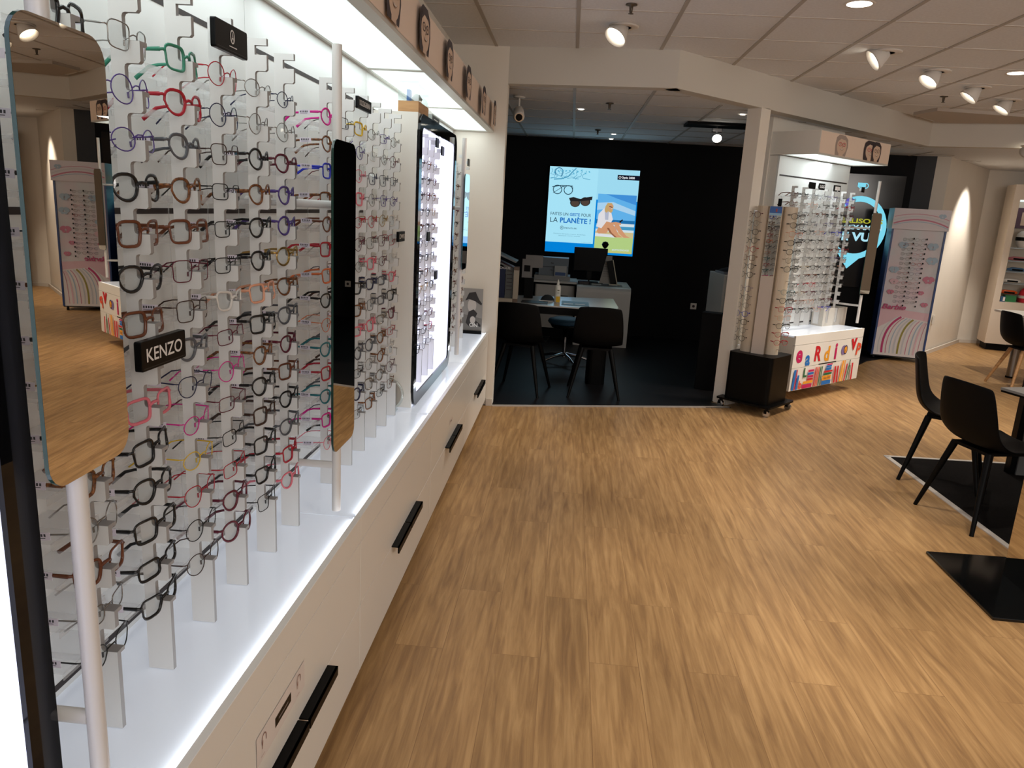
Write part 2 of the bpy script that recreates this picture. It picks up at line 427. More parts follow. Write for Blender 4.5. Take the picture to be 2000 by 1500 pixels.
GC = dict(black=((16, 15, 17), 0), dark_blue=((26, 30, 66), 0), blue=((28, 46, 190), 0), brown=((104, 56, 32), 0), tortoise=((70, 42, 28), 0),
          red=((170, 24, 44), 0), burgundy=((92, 22, 42), 0), magenta=((206, 24, 140), 0), pink=((214, 110, 124), 0), purple=((78, 56, 130), 0),
          silver=((150, 146, 142), 1), gold=((180, 146, 84), 1), yellow=((218, 180, 40), 0), grey=((84, 86, 92), 0), teal=((20, 110, 120), 0),
          green=((50, 130, 104), 0), orange=((212, 110, 60), 0), peach=((222, 160, 130), 0), clear=((214, 210, 204), 0), dark_brown=((56, 34, 26), 0), beige=((170, 150, 124), 0))
def gmat(c):
    if c == 'black': return MAT0
    rgb, me = GC[c]
    M_ = mat(c+('_metal' if me else '_acetate'), rgb, 0.25, 0.9 if me else 0.0)
    if c == 'tortoise' and not M_.get('done'):
        noisy(M_, (150, 92, 44), 160, 0.9); M_['done'] = 1
    return M_
tagm = MB(); tagm.m(TAG).box(0.0722, -0.080, -0.002, 0.0729, -0.046, 0.0110); tagm.m(TAGT)
for i in range(5): tagm.box(0.0729, -0.076+i*0.005, 0.004, 0.0731, -0.073+i*0.005, 0.0085)
tagm.box(0.0729, -0.076, 0.001, 0.0731, -0.054, 0.002)
TAGME = bpy.data.meshes.new('price_tag'); TAGME.from_pydata([tuple(v) for v in tagm.v], [], tagm.f)
for mt in tagm.mats: TAGME.materials.append(mt)
for p, i in zip(TAGME.polygons, tagm.mi): p.material_index = i
TAGME.update()
SHN = dict(round='round', oval='oval', square='square', rect='narrow rectangular', panto='panto', cat='cat-eye')
def link_colour(o, c):
    if len(o.material_slots):
        o.material_slots[0].link = 'OBJECT'; o.material_slots[0].material = gmat(c)
def put_glasses(fr, kind, thick, color, label, group, tagged=True, tcol=None):
    r = thing('eyeglasses', label, 'eyeglasses', fr, group)
    for nm, me in spect_meshes(kind, thick):
        o = bpy.data.objects.new(nm, me); COL.objects.link(o); o.parent = r; ROOT[o.name] = fr
        if nm != 'lens': link_colour(o, (tcol or color) if nm == 'temple' else color)
    if tagged:
        o = bpy.data.objects.new('price_tag', TAGME); COL.objects.link(o); o.parent = r; ROOT[o.name] = fr
    return r
SM = {}
def small_mesh(kind, color):
    """whole pair in one mesh for pairs that are a few pixels in the photo"""
    k = (kind, color)
    if k in SM: return SM[k]
    q = MB(); q.m(gmat(color))
    src = spect_meshes(kind, 0.0016 if color in ('black', 'tortoise', 'red', 'blue', 'brown', 'burgundy') else 0.0011, True)
    vs = []; fs = []; mi = []
    for nm, me in src:
        b = len(vs); vs += [tuple(v.co) for v in me.vertices]
        for p in me.polygons: fs.append([b+i for i in p.vertices]); mi.append(1 if nm == 'lens' else 0)
    me = bpy.data.meshes.new('eyeglasses_small'); me.from_pydata(vs, [], fs); me.materials.append(gmat(color)); me.materials.append(LENS)
    for p, i in zip(me.polygons, mi): p.material_index = i; p.use_smooth = (i == 0)
    me.update(); SM[k] = me
    return me
def put_small(fr, kind, color, label, group):
    o = bpy.data.objects.new('eyeglasses', small_mesh(kind, color)); COL.objects.link(o); o.matrix_world = fr
    return tag(o, label, 'eyeglasses', group)
def stuff_glasses(name, frs, label):
    """frs: list of (matrix, kind, color) -> one object"""
    q = MB()
    for fr, kind, color in frs:
        me = small_mesh(kind, color)
        b = len(q.v); q.v += [fr @ v.co for v in me.vertices]
        for p in me.polygons:
            q.m(LENS if p.material_index else gmat(color)); q.f.append([b+i for i in p.vertices]); q.mi.append(q.cur); q.sm.append(True)
    o = q.build(name); return tag(o, label, 'eyeglasses', None, 'stuff')

# ================================================================== SETTING
U_ = (0.719, 0.695); N_ = (0.695, -0.719)       # oblique wall: along, towards the shop
WX, WY = 0.685, 5.80
def wl(t, n=0.0): return (WX+U_[0]*t+N_[0]*n, WY+U_[1]*t+N_[1]*n)
ZC, ZB = 2.766, 2.507
XL = -0.95

MB().m(FLOORM).box(-3, -4, -0.05, 9, 13, 0).build('floor', kind='structure')
# dark floor of the back rooms behind the threshold
pd = [(-0.55, 5.935), wl(1.05, 0.10), wl(1.05, -0.12), wl(2.55, -0.12), wl(2.55, 0.02), (3.75, 9.35), (4.35, 9.9), (4.35, 10.1), (-2.2, 10.1), (-2.2, 5.94)]
MB().m(DARKF).prism(pd, 0.0, 0.004).build('trim_1', kind='structure', label='dark floor covering of the back room')
mb = MB().m(mat('threshold_grey', (176, 168, 160), 0.4))
def strip(mb, a, b, w, z0, z1):
    a = Vector(a); b = Vector(b); t = (b-a).normalized(); n = Vector((-t.y, t.x))*w/2
    mb.prism([a-n, b-n, b+n, a+n], z0, z1)
strip(mb, (-0.55, 5.93), wl(1.05, 0.08), 0.03, 0, 0.008)
mb.build('trim_2', kind='structure', label='grey threshold strip between wood floor and dark floor')
# main ceiling
MB().m(CEIL).box(-3, -4, ZC, 9, 10.2, ZC+0.04).build('ceiling', kind='structure')
mb = MB().m(GRID)
x = -0.65-0.6*3
while x < 8:
    mb.box(x-0.012, -4, ZC-0.004, x+0.012, 10, ZC+0.002); x += 0.6
mb.m(mat('ceiling_grid_cross_bar', (204, 197, 190), 0.6))
y = 4.80-0.595*14
while y < 9.9:
    mb.box(-2.5, y-0.009, ZC-0.003, 8, y+0.009, ZC+0.002); y += 0.595
mb.build('trim_3', kind='structure', label='grid bars of the suspended tile ceiling')
# lower ceiling of the back rooms and beyond the beam
pc = [(-2.2, 6.0), (-0.55, 6.0), (0.67, 5.865), wl(4.4, -0.05), (9, 7.2), (9, 13), (-2.2, 13)]
mb = MB().m(CEIL).prism(pc, 2.515, 2.55)
mb.build('trim_4', kind='structure', label='lower tiled ceiling of the back room')
mb = MB().m(GRID)
for i in range(12):
    x = -1.85+0.6*i; y0 = 6.0 if x < 0.6 else 6.02+(x-0.685)*0.967+0.1
    if x < 4.2: mb.box(x-0.012, y0, 2.510, x+0.012, 10.1, 2.516)
for i in range(8):
    y = 6.2+0.595*i; mb.box(-2.2, y-0.009, 2.511, (0.6 if y < 6 else 0.685+(y-5.95)/0.967-0.1), y+0.009, 2.516)
mb.build('trim_5', kind='structure', label='grid bars of the back room ceiling')

# left wall behind the display, left return wall, beam, pillar
MB().m(WALL).box(-1.15, -4, 0, XL-0.02, 5.94, ZC).build('wall_left', kind='structure')
mb = MB().m(WALL).box(-2.3, 5.94, 0, -0.55, 6.06, ZC); mb.build('wall_front', kind='structure')
mb = MB().m(BEAMM)
mb.prism([(-0.55, 5.94), (WX, WY), (WX+0.05, WY+0.12), (-0.55, 6.06)], ZB, ZC)
mb.prism([wl(0), wl(4.35), wl(4.35, -0.12), wl(0, -0.12)], ZB, ZC)
bx = wl(4.35); 
mb.prism([bx, (bx[0]+5.0, bx[1]-1.7), (bx[0]+5.0, bx[1]-1.55), (bx[0]-0.05, bx[1]+0.14)], ZB, ZC)
mb.build('trim_6', kind='structure', label='beige bulkhead beam over the openings')
mb = MB().m(mat('ceiling_step_paint', (190, 180, 170), 0.9)).prism([(3.36, 8.25), (3.42, 7.87), (4.29, 8.0), (9, 6.6), (9, 7.0), (bx[0]+0.05, bx[1]-0.12)], ZC-0.03, ZC)
mb.build('trim_7', kind='structure', label='shallow stepped ceiling strip beside the beam')
MB().m(WALL).prism([wl(1.10), wl(1.235), wl(1.235, -0.13), wl(1.10, -0.13)], 0, ZB+0.01).build('wall_pillar', kind='structure')
OB = Matrix.Translation((2.069-math.cos(math.radians(-46.3))*0.40, 6.751-math.sin(math.radians(-46.3))*0.40, 0)) @ Matrix.Rotation(math.radians(-46.3), 4, 'Z')
MB(OB).m(WALL).box(-0.22, -0.015, 0, -0.102, 1.262, ZB+0.008).build('wall_oblique', kind='structure')
# black back room
MB().m(BLACKW).box(-2.3, 10.1, 0, 4.25, 10.2, 2.7).build('wall_back', kind='structure')
MB().m(BLACKW).box(-2.4, 6.06, 0, -2.3, 10.2, 2.7).build('wall_back_left', kind='structure')
MB().m(mat('dark_grey_wall', (58, 60, 64), 0.6)).prism([(4.25, 10.1), (4.45, 10.0), (4.5, 10.2), (4.25, 10.25)], 0, 2.55).build('wall_back_right', kind='structure')
MB().m(BEAMM).prism([(4.45, 10.0), (4.62, 10.0), (4.62, 10.15), (4.45, 10.15)], 0, 2.55).build('wall_pier', kind='structure')
MB().m(WALL).prism([(4.62, 10.0), (5.94, 11.65), (5.8, 11.7), (4.55, 10.15)], 0, 2.55).build('wall_right_oblique', kind='structure')
MB().m(WALL).prism([(5.94, 11.65), (9, 11.9), (9, 12.05), (5.8, 11.8)], 0, 2.55).build('wall_far', kind='structure')
MB().m(WALL).box(8.9, -4, 0, 9.0, 12, ZC).build('wall_right', kind='structure')
MB().m(WALL).box(-1.15, -4.1, 2.45, 9.0, -4.0, ZC).box(-1.15, -4.1, 0, 0.2, -4.0, 2.45).box(8.0, -4.1, 0, 9.0, -4.0, 2.45).build('wall_rear', kind='structure')   # unseen wall; opening added to let world light in as fill
mb = MB().m(mat('baseboard_white', (214, 206, 196), 0.5))
strip(mb, (4.66, 9.99), (5.95, 11.62), 0.02, 0, 0.05); strip(mb, (5.96, 11.635), (8.8, 11.86), 0.02, 0, 0.05)
mb.build('baseboard_right', kind='structure')
mb = MB().m(mat('baseboard_white')).box(-0.60, 5.925, 0, -0.55, 5.94, 0.06)
strip(mb, wl(1.10, 0.008), wl(1.24, 0.008), 0.014, 0, 0.06)
mb.build('baseboard_front', kind='structure')
# low partition visible right of the children's display
MB().m(BEAMM).prism([wl(2.58, 0.02), wl(3.05, 0.02), wl(3.05, -0.10), wl(2.58, -0.10)], 0, 0.80).build('wall_low_partition', kind='structure')
# dark carpet inlay with white edge under the consulting desk
mat_pts = [(2.395, 5.327), (4.3, 5.44), (4.3, 3.2), (2.445, 3.2), (2.43, 3.86)]
MB().m(noisy(mat('dark_carpet', (26, 23, 22), 0.95, spec=0.1), (14, 13, 13), 80, 0.6)).prism(mat_pts, 0.0, 0.004).build('trim_8', kind='structure', label='dark carpet inlay in the wood floor')
mb = MB().m(mat('carpet_edge_white', (206, 198, 190), 0.6))
strip(mb, (2.38, 5.34), (4.3, 5.455), 0.03, 0, 0.006); strip(mb, (2.395, 5.34), (2.44, 3.2), 0.035, 0, 0.006)
mb.build('trim_9', kind='structure', label='white edging of the carpet inlay')

# ================================================================== DISPLAY WALL
GLF = frame(XL, 0, 0, 0)           # local x = away from the wall, local y = along it
def rail(parent_fr, y, zt, zb, x0, rows, z0, pitch, label, group, rests=True):
    """notched comb board standing edge-on to the wall; tabs carry the bridges"""
    t = thing('display_rail', label, 'display rail', parent_fr @ Matrix.Translation((x0, y, zb)), group)
    fr = parent_fr
    xs = x0+0.024; xt = x0+0.054; th = 0.011
    b = MB(fr).m(RAILW)
    # outline in the (x, z) plane, extruded along y
    pts = [(x0, zb), (xt, zb)]
    tabs = [z0+pitch*i for i in range(-2, rows)][::1]
    allz = sorted([z0-pitch*i for i in range(-2, rows)])
    lowest = allz[0]
    pts.append((xt, lowest))
    hh = 0.037; r = 0.006
    for z in allz[1:]:
        lo = z-hh
        prev = pts[-1][1]
        if z > zt: break
        pts += [(xs+r, prev), (xs+r*.3, prev+r*.3), (xs, prev+r), (xs, lo-r), (xs+r*.3, lo-r*.3), (xs+r, lo), (xt-0.004, lo), (xt, lo+0.004), (xt, z)]
    if zt-pts[-1][1] > hh:
        prev = pts[-1][1]; pts += [(xs, prev), (xs, zt-0.016), (xt, zt-0.016), (xt, zt)]
    else: pts += [(xs, pts[-1][1]), (xs, zt)]
    pts += [(x0, zt)]
    n = len(pts)
    b.add([(p[0], y, p[1]) for p in pts], [tuple(range(n))], False)
    b.m(RAILG)
    b.add([(p[0], y, p[1]) for p in pts]+[(p[0], y+th, p[1]) for p in pts], [(i, n+i, n+(i+1) % n, (i+1) % n) for i in range(n)], False)
    b.m(RAILW).add([(p[0], y+th, p[1]) for p in pts], [tuple(range(n))[::-1]], False)
    b.build('board', t)
    c = MB(fr).m(RAILG)
    for i in range(rows):
        z = z0-pitch*i
        c.box(xs-0.001, y+0.0005, z-0.007, xt-0.0005, y+0.024, z+0.0005)
    c.box(xs-0.0012, y+0.0085, z0-pitch*(rows-1)-0.006, xs-0.0002, y+0.0115, z0)
    c.build('nose_rests', t)
    if rests:
        a = MB(fr).m(ACRYL)
        for i in range(rows):
            z = z0-pitch*i-0.012
            a.box(0.012, y-0.055, z-0.004, x0-0.012, y+0.075, z-0.002)
            a.box(x0-0.014, y-0.055, z-0.016, x0-0.012, y+0.075, z-0.002)
            a.box(0.0, y+0.001, z-0.014, x0, y+0.003, z-0.002)
        a.box(0.012, y+0.001, z0-pitch*(rows-1)-0.02, 0.014, y+0.003, z0)
        a.build('temple_rests', t, label='clear acrylic temple rests')
    return t

RZ0, RP = 1.847, 0.0831
ORD = ['first', 'second', 'third', 'fourth', 'fifth', 'sixth', 'seventh', 'eighth', 'ninth', 'tenth', 'eleventh', 'twelfth', 'thirteenth', 'fourteenth', 'fifteenth']
def wall_panel(fr, y0, y1, zt, zb, label, slots):
    t = thing('display_back_panel', label, 'wall panel', fr @ Matrix.Translation((0, y0, zb)), None)
    MB(fr).m(PANEL).box(-0.018, y0+0.0015, zb, 0, y1-0.0015, zt).build('panel', t)
    for z in slots: MB(fr).m(mat('slot_dark', (40, 30, 28), 0.6)).box(-0.001, y0+0.03, z-0.0065, 0.0015, y1-0.03, z+0.0065).build('slot_rail', t)
    return t
MODS = [(-0.30, 0.95), (0.95, 2.19), (2.19, 3.45), (3.45, 4.69), (4.69, 5.93)]
MN = ['nearest, at the left edge', 'behind the sign with five letters', 'behind the tall mirror', 'under the lit white housing', 'at the far end by the pillar']
for i, (a, b) in enumerate(MODS):
    wall_panel(GLF, a, b, 2.16, 0.605, 'white back panel of the wall display, '+MN[i], [2.004, 1.548, 0.625])

# base drawer units
def base_unit(fr, y0, y1, zt, zb, xf, label, group, handles=True, prints=None, toe=True, glow=True):
    t = thing('drawer_unit', label, 'drawer unit', fr @ Matrix.Translation((0, y0, 0)), group)
    a, b = y0+0.001, y1-0.001
    za = zt-0.085; zm = (za+zb)/2+ (0.01 if toe else 0)
    MB(fr).m(WHITE).box(0.0, a, zb+0.0, xf-0.02, b, zt-0.012).build('carcass', t)
    MB(fr).m(WHITE).box(xf-0.02, a, za+0.003, xf, b, zt+0.004).build('front_rail', t, bevel=0.001)
    if toe: MB(fr).m(BLACKM).box(0.02, a, 0.0, xf-0.05, b, zb).build('plinth', t)
    MB(fr).m(GLOWTOP).box(0.0, a, zt-0.012, xf-0.0205, b, zt).build('glass_top', t, label='backlit white glass top')
    MB(fr).m(LEDS).box(xf-0.0215, a+0.01, zt+0.0, xf-0.0201, b-0.01, zt+0.005).build('light_strip', t, label='thin light strip along the front of the glass')
    for k, (z0, z1) in enumerate(((zm+0.0015, za), (zb, zm-0.0015))):
        d = MB(fr).m(WHITE).box(xf-0.019, a+0.0015, z0, xf, b-0.0015, z1).build('drawer_front', t, bevel=0.001)
        if handles:
            yc = (y0+y1)/2+0.05
            if k == 0:
                # two black angle pulls side by side under the upper drawer
                for (h0, h1) in ((yc-0.235, yc-0.004), (yc+0.004, yc+0.235)):
                    hb = MB(fr).m(BLACKP).box(xf-0.002, h0, zm-0.004, xf+0.030, h1, zm+0.0)
                    hb.box(xf+0.024, h0, zm-0.028, xf+0.030, h1, zm)
                    hb.build('handle', d, label='black bar handle')
    return t
for i, (a, b) in enumerate(MODS):
    base_unit(GLF, a, b, 0.605, 0.05, 0.345, 'white two-drawer unit with lit glass top, '+['at the near left corner', 'with paper stickers on the upper drawer', 'third from the far pillar', 'below the lit white housing', 'touching the far pillar'][i], 'drawer units under the wall display')
# stickers on the second unit: pale sheet with black label and two small emblems
def sticker(yc, zc, k=1.0, lab=''):
    p = Print((XL+0.3462, 0, 0), (0, 1, 0), (0, 0, 1))
    p.rect(mat('sticker_paper', (226, 216, 210), 0.4), yc-0.16*k, zc-0.035*k, yc+0.14*k, zc+0.04*k)
    p.rect(SIGNB, yc-0.055*k, zc-0.011*k, yc+0.045*k, zc+0.014*k)
    p.rect(mat('label_grey', (120, 110, 108), 0.5), yc-0.035*k, zc-0.002, yc+0.025*k, zc+0.003)
    for q in (-0.12, 0.095):
        p.ring(mat('sticker_mark', (150, 116, 108), 0.6), yc+q*k, zc+0.012*k, 0.012*k, 0.015*k, 0.003*k, 12, -30, 220)
        p.stroke(mat('sticker_mark'), [(yc+(q-0.012)*k, zc-0.005*k), (yc+(q-0.008)*k, zc+0.014*k)], 0.003*k)
        p.text(mat('sticker_mark'), 'monture', yc+(q-0.02)*k, zc-0.022*k, 0.004*k)
    o = p.build('sticker'); tag(o, lab, 'sticker')
sticker(1.52, 0.40, 1.0, 'pale sticker sheet with a black label on the near drawer front')
sticker(4.06, 0.40, 0.35, 'small pale sticker on the drawer front below the lit housing')

# canopy with light panels and portrait fascia
def canopy(fr, y0, y1, zb, zt, xi, xf, divs, people, label, name='light_canopy', xb=0.0):
    t = thing(name, label, 'lit canopy', fr @ Matrix.Translation((0, y0, zb)), None)
    b = MB(fr).m(mat('canopy_frame', (200, 196, 188), 0.4))
    b.box(xb, y0, zb+0.02, xf-0.004, y1, zt)
    b.box(0, y0, zb, 0.016, y1, zb+0.02); b.box(xi, y0, zb, xf, y1, zb+0.02)
    b.m(WHITE); b.box(xb, y0-0.004, zb, xf, y0, zt); b.box(xb, y1, zb, xf, y1+0.003, zt)
    b.m(mat('canopy_frame'))
    for d in divs: b.box(0.016, d-0.014, zb+0.002, xi, d+0.014, zb+0.022)
    b.build('housing', t)
    dv = [y0]+list(divs)+[y1]
    for k in range(len(dv)-1):
        MB(fr).m(LEDP).box(0.017, dv[k]+0.016, zb+0.006, xi-0.001, dv[k+1]-0.016, zb+0.0205).build('light_panel', t)
    # the light these panels give
    p = Print((xf+0.0008, 0, 0), (0, 1, 0), (0, 0, 1), fr)
    p.rect(BEIGE, y0+0.002, zb+0.014, y1-0.002, zt-0.002)
    for (yc, sd, w, gl) in people: portrait(p, yc, (zb+zt)/2+0.006, w, zt-zb-0.02, sd, gl)
    p.build('fascia_print', t, label='beige fascia print with black and white faces wearing glasses')
    MB(fr).m(mat('canopy_frame')).box(xf-0.004, y0, zb+0.02, xf, y1, zt).build('fascia_board', t)
    return t
canopy(GLF, -0.30, 5.93, 2.153, 2.343, 0.262, 0.312, [0.95, 2.19, 3.43, 4.66],
       [(1.35, 2, 0.20, None), (1.95, 5, 0.22, None), (2.60, 1, 0.25, None), (3.10, 4, 0.26, None), (3.68, 5, 0.24, None), (4.30, 7, 0.25, None), (4.98, 8, 0.24, None), (5.60, 10, 0.22, None)],
       'long lit canopy over the left wall display with portrait faces on its fascia')
for i, (a, b) in enumerate(MODS):
    area('counter_strip_light', (XL+0.322, (a+b)/2, 0.613), (XL+0.15, (a+b)/2, 0.585), 0.22, 1.2, 0.008, (0.90, 0.94, 1.0))
    area('canopy_panel_light', (XL+0.14, (a+b)/2, 2.150), (XL+0.14, (a+b)/2, 0), 1.35, 0.22, 1.15, (0.86, 0.97, 1.0))

# glasses of the long wall: [rail][row] = shape, colour, thick
T, F = 1, 0
A_ = [('square', 'black', T), ('panto', 'silver', F), ('round', 'dark_blue', F), ('square', 'black', T), ('round', 'grey', F), ('panto', 'brown', T), ('square', 'black', T), ('oval', 'gold', F), ('round', 'black', T), ('square', 'tortoise', T),
      ('round', 'silver', F), ('square', 'brown', T), ('rect', 'silver', F), ('panto', 'black', F)]
B_ = [('square', 'silver', F), ('round', 'purple', F), ('oval', 'purple', F), ('panto', 'black', T), ('square', 'brown', T), ('panto', 'black', T), ('square', 'brown', T), None, ('square', 'pink', T), ('square', 'black', T), ('panto', 'black', T),
      ('square', 'black', T), ('rect', 'black', T), ('cat', 'black', T)]
C_ = [('square', 'green', T), ('panto', 'red', T), ('panto', 'grey', T), ('panto', 'tortoise', T), ('square', 'brown', T), ('square', 'burgundy', F), ('square', 'dark_brown', F), ('panto', 'grey', T), ('panto', 'dark_blue', F), ('oval', 'magenta', F), ('oval', 'yellow', F),
      ('panto', 'red', F), ('round', 'black', F), ('round', 'dark_brown', F)]
D_ = [('round', 'red', F), ('round', 'dark_blue', F), ('square', 'dark_brown', F), ('rect', 'black', F), ('rect', 'black', F), ('rect', 'black', F), ('cat', 'clear', T), ('rect', 'burgundy', F), ('round', 'magenta', F), ('rect', 'burgundy', F), ('rect', 'black', F),
      ('rect', 'red', F), ('panto', 'burgundy', T), ('round', 'burgundy', T)]
E_ = [('oval', 'silver', F), ('round', 'silver', F), ('round', 'black', T), ('panto', 'tortoise', T), ('panto', 'black', T), ('panto', 'black', T), ('square', 'peach', T), ('square', 'black', T), ('panto', 'tortoise', T), ('panto', 'black', T), ('square', 'dark_brown', T),
      ('square', 'black', T), ('cat', 'black', T), ('square', 'black', F)]
F_ = [('oval', 'dark_blue', F), ('round', 'silver', F), ('panto', 'burgundy', T), ('panto', 'purple', T), ('round', 'purple', T), ('round', 'gold', T), ('panto', 'tortoise', T), ('panto', 'grey', T), ('panto', 'burgundy', T), ('square', 'brown', T), ('panto', 'black', T),
      ('panto', 'grey', T), ('square', 'red', T), ('panto', 'pink', T)]
G_ = [('round', 'magenta', T), ('panto', 'tortoise', T), ('square', 'blue', T), ('rect', 'tortoise', T), ('panto', 'brown', T), ('square', 'red', T), ('square', 'orange', T), ('panto', 'black', T), ('panto', 'orange', F), ('panto', 'teal', T), ('square', 'red', T),
      ('panto', 'teal', T), ('square', 'magenta', T), ('panto', 'pink', F)]
RAILS = [(1.16, A_), (1.345, B_), (1.532, C_), (1.712, D_), (1.905, E_), (2.088, F_), (2.455, G_)]
rr = random.Random(3)
thin = ['silver', 'silver', 'gold', 'black', 'dark_blue', 'burgundy', 'grey', 'red', 'dark_brown', 'purple', 'clear', 'pink']
for k, y in enumerate((2.655, 2.832, 3.015, 3.195, 3.375)):
    L = []
    for r in range(14):
        if k == 4 and r == 0: L.append(('oval', 'silver', F)); continue
        c = rr.choice(thin if r < 7 else ['black', 'black', 'dark_blue', 'dark_brown', 'tortoise', 'burgundy', 'grey', 'black', 'silver', 'pink'])
        th = T if (r > 6 and rr.random() < .75) else F
        L.append((rr.choice(['round', 'oval', 'square', 'panto', 'rect'] if r < 7 else ['square', 'panto', 'round', 'cat', 'rect']), c, th))
    if k == 1: L[0] = ('square', 'yellow', T); L[3] = ('square', 'pink', T)
    if k == 2: L[6] = ('square', 'pink', T)
    if k == 4: L[10] = ('rect', 'red', F); L[4] = ('square', 'clear', T); L[11] = ('square', 'clear', T)
    RAILS.append((y, L))
RNAME = ['rail right behind the near mirror pole', 'rail holding the black sign with five letters', 'rail just right of the sign with five letters', 'second rail right of the sign with five letters',
         'third rail right of the sign with five letters', 'fourth rail right of the sign with five letters', 'rail just left of the tall mirror', 'rail partly hidden behind the tall mirror',
         'first rail fully right of the tall mirror', 'second rail right of the tall mirror', 'third rail right of the tall mirror', 'rail beside the lit white housing']
RN2 = ['rail behind the near mirror pole', 'rail holding the KENZO sign', 'rail just right of the KENZO sign', 'second rail right of the KENZO sign',
       'third rail right of the KENZO sign', 'fourth rail right of the KENZO sign', 'rail left of the tall mirror', 'rail behind the tall mirror',
       'first full rail right of tall mirror', 'second full rail right of tall mirror', 'third full rail right of tall mirror', 'rail beside the lit housing']
gl_n = 0
for k, (y, L) in enumerate(RAILS):
    rail(GLF, y, 1.968, 0.606, 0.123, 14, RZ0, RP, 'white notched display rail, the '+RNAME[k], 'display rails on the long wall')
    for r, it in enumerate(L):
        if not it: continue
        kind, c, th = it
        z = RZ0-RP*r+0.0052
        yaw = rr.uniform(-5, 5); roll = rr.uniform(-2.5, 2.5)
        fr = GLF @ Matrix.Translation((0.163, y+0.012, z)) @ Matrix.Rotation(math.radians(-90+yaw), 4, 'Z') @ Matrix.Rotation(math.radians(roll), 4, 'Y') @ Matrix.Rotation(math.radians(rr.uniform(-3, 5)), 4, 'X') @ Matrix.Diagonal((1.05, 1.05, 1.08, 1))
        cn = c.replace('_', ' ')
        lab = '%s %s %s eyeglasses, %s row, %s' % ('thick' if th else 'thin', cn, SHN[kind], ORD[r], RN2[k])
        put_glasses(fr, kind, 0.0026 if th else 0.0011, c, lab, 'eyeglasses on the long wall', tagged=(k < 8), tcol=None)
        gl_n += 1

# brand signs clipped on rails
def sign(fr, x, y, z, w, h, string, label, th=0.012, small=None, rim=True):
    t = thing('brand_sign', label, 'sign', fr @ Matrix.Translation((x, y, z)), 'brand signs on the rails')
    pts = rrect(0, 0, w, h, 0.004, 3)
    Mx = Matrix.Translation((x, y+w/2, z+h/2)) @ Matrix(((0, 0, 1, 0), (1, 0, 0, 0), (0, 1, 0, 0), (0, 0, 0, 1)))
    MB(fr).m(SIGNB).prism(pts, 0, th, Mx).build('plate', t, bevel=0.0012)
    p = Print((x+th, y, z), (0, 1, 0), (0, 0, 1), fr)
    if rim: p.stroke(mat('sign_groove', (34, 34, 36), 0.4), [(0.006, 0.005), (w-0.006, 0.005)], 0.0015)
    if string == '@':
        p.ring(TXTW, w/2, h*.58, h*.17, h*.22, 0.003, 20)
        p.stroke(TXTW, [(w/2-h*.09, h*.42), (w/2, h*.72), (w/2+h*.09, h*.42)], 0.003); p.stroke(TXTW, [(w/2-h*.07, h*.52), (w/2+h*.07, h*.52)], 0.0025)
        p.text(TXTW, 'RAPTOR', w*.36, h*.2, h*.07) if False else p.stroke(TXTW, [(w*.38, h*.22), (w*.62, h*.22)], 0.002)
    elif string: p.text(TXTW, string, w*0.10, h*0.30, h*0.44, width=w*0.80, bold=0.012)
    p.build('lettering', t)
    MB(fr).m(RAILW).box(x-0.028, y+w*.35, z+h*.3, x, y+w*.65, z+h*.7).build('clip', t)
    return t
sign(GLF, 0.182, 1.262, 1.272, 0.158, 0.056, 'KENZO', 'black block sign reading KENZO on the second rail', 0.014)
sign(GLF, 0.182, 1.600, 1.890, 0.155, 0.058, '@', 'black sign with a round emblem at the top of the near rails')
sign(GLF, 0.182, 2.655, 1.905, 0.175, 0.040, 'DOLCE&GABBANA', 'black sign reading DOLCE&GABBANA above the tall mirror side', 0.010)
sign(GLF, 0.182, 3.310, 1.425, 0.120, 0.045, 'OAKLEY' if False else 'DWS', 'small black sign with tall pale letters left of the lit housing', 0.012)
def _fix(): pass

# poles with mirrors
def pole(fr, x, y, z0, z1, arms, label):
    t = thing('mirror_pole', label, 'pole', fr @ Matrix.Translation((x, y, z0)), 'white poles carrying the mirrors')
    MB(fr).m(POLE).tube([(x, y, z0), (x, y, z1)], 0.0138, 18).build('tube', t)
    for z in arms: MB(fr).m(POLE).tube([(0, y+0.0, z), (x-0.010, y, z)], 0.0115, 14).build('arm', t)
    return t
def mirror(fr, x, y, w, z0, z1, deg, label, th=0.006, r=0.035, back=None):
    """rounded slab; plane runs along local y, turned by deg about its centre"""
    loc = fr @ Matrix.Translation((x, y, (z0+z1)/2)) @ Matrix.Rotation(math.radians(deg), 4, 'Z')
    t = thing('mirror', label, 'mirror', loc, 'rounded mirrors on the poles')
    Mx = loc @ Matrix(((0, 0, 1, 0), (1, 0, 0, 0), (0, 1, 0, 0), (0, 0, 0, 1)))
    pts = rrect(0, 0, w, z1-z0, r, 6)
    MB().m(MEDGE).prism(pts, -th, -0.0003, Mx).build('glass_edge', t, label='green tinted glass edge')
    b = MB().m(MIRROR); b.add([Mx @ Vector((p[0], p[1], 0)) for p in pts], [tuple(range(len(pts)))], False); b.build('mirror_face', t)
    MB().m(BLACKM).prism(rrect(0, 0, w-0.012, z1-z0-0.012, r, 6), -th-0.003, -th, Mx).build('backing', t)
    MB().m(STEEL).box(-0.022, -0.02, -0.06, -0.009, 0.02, 0.06, loc).build('clamp', t)
    return t
pole(GLF, 0.270, 0.957, 0.62, 2.14, [0.795], 'nearest white pole, behind the mirror at the left edge')
pole(GLF, 0.270, 2.170, 0.635, 2.012, [0.785, 1.58], 'white pole behind the tall narrow mirror')
pole(GLF, 0.270, 4.69, 0.66, 1.995, [0.82, 1.58], 'white pole between the lit housing and the far pillar')
mirror(GLF, 0.298, 0.957, 0.190, 1.205, 1.792, 2.2, 'large rounded mirror at the left edge reflecting the floor and the pink stand')
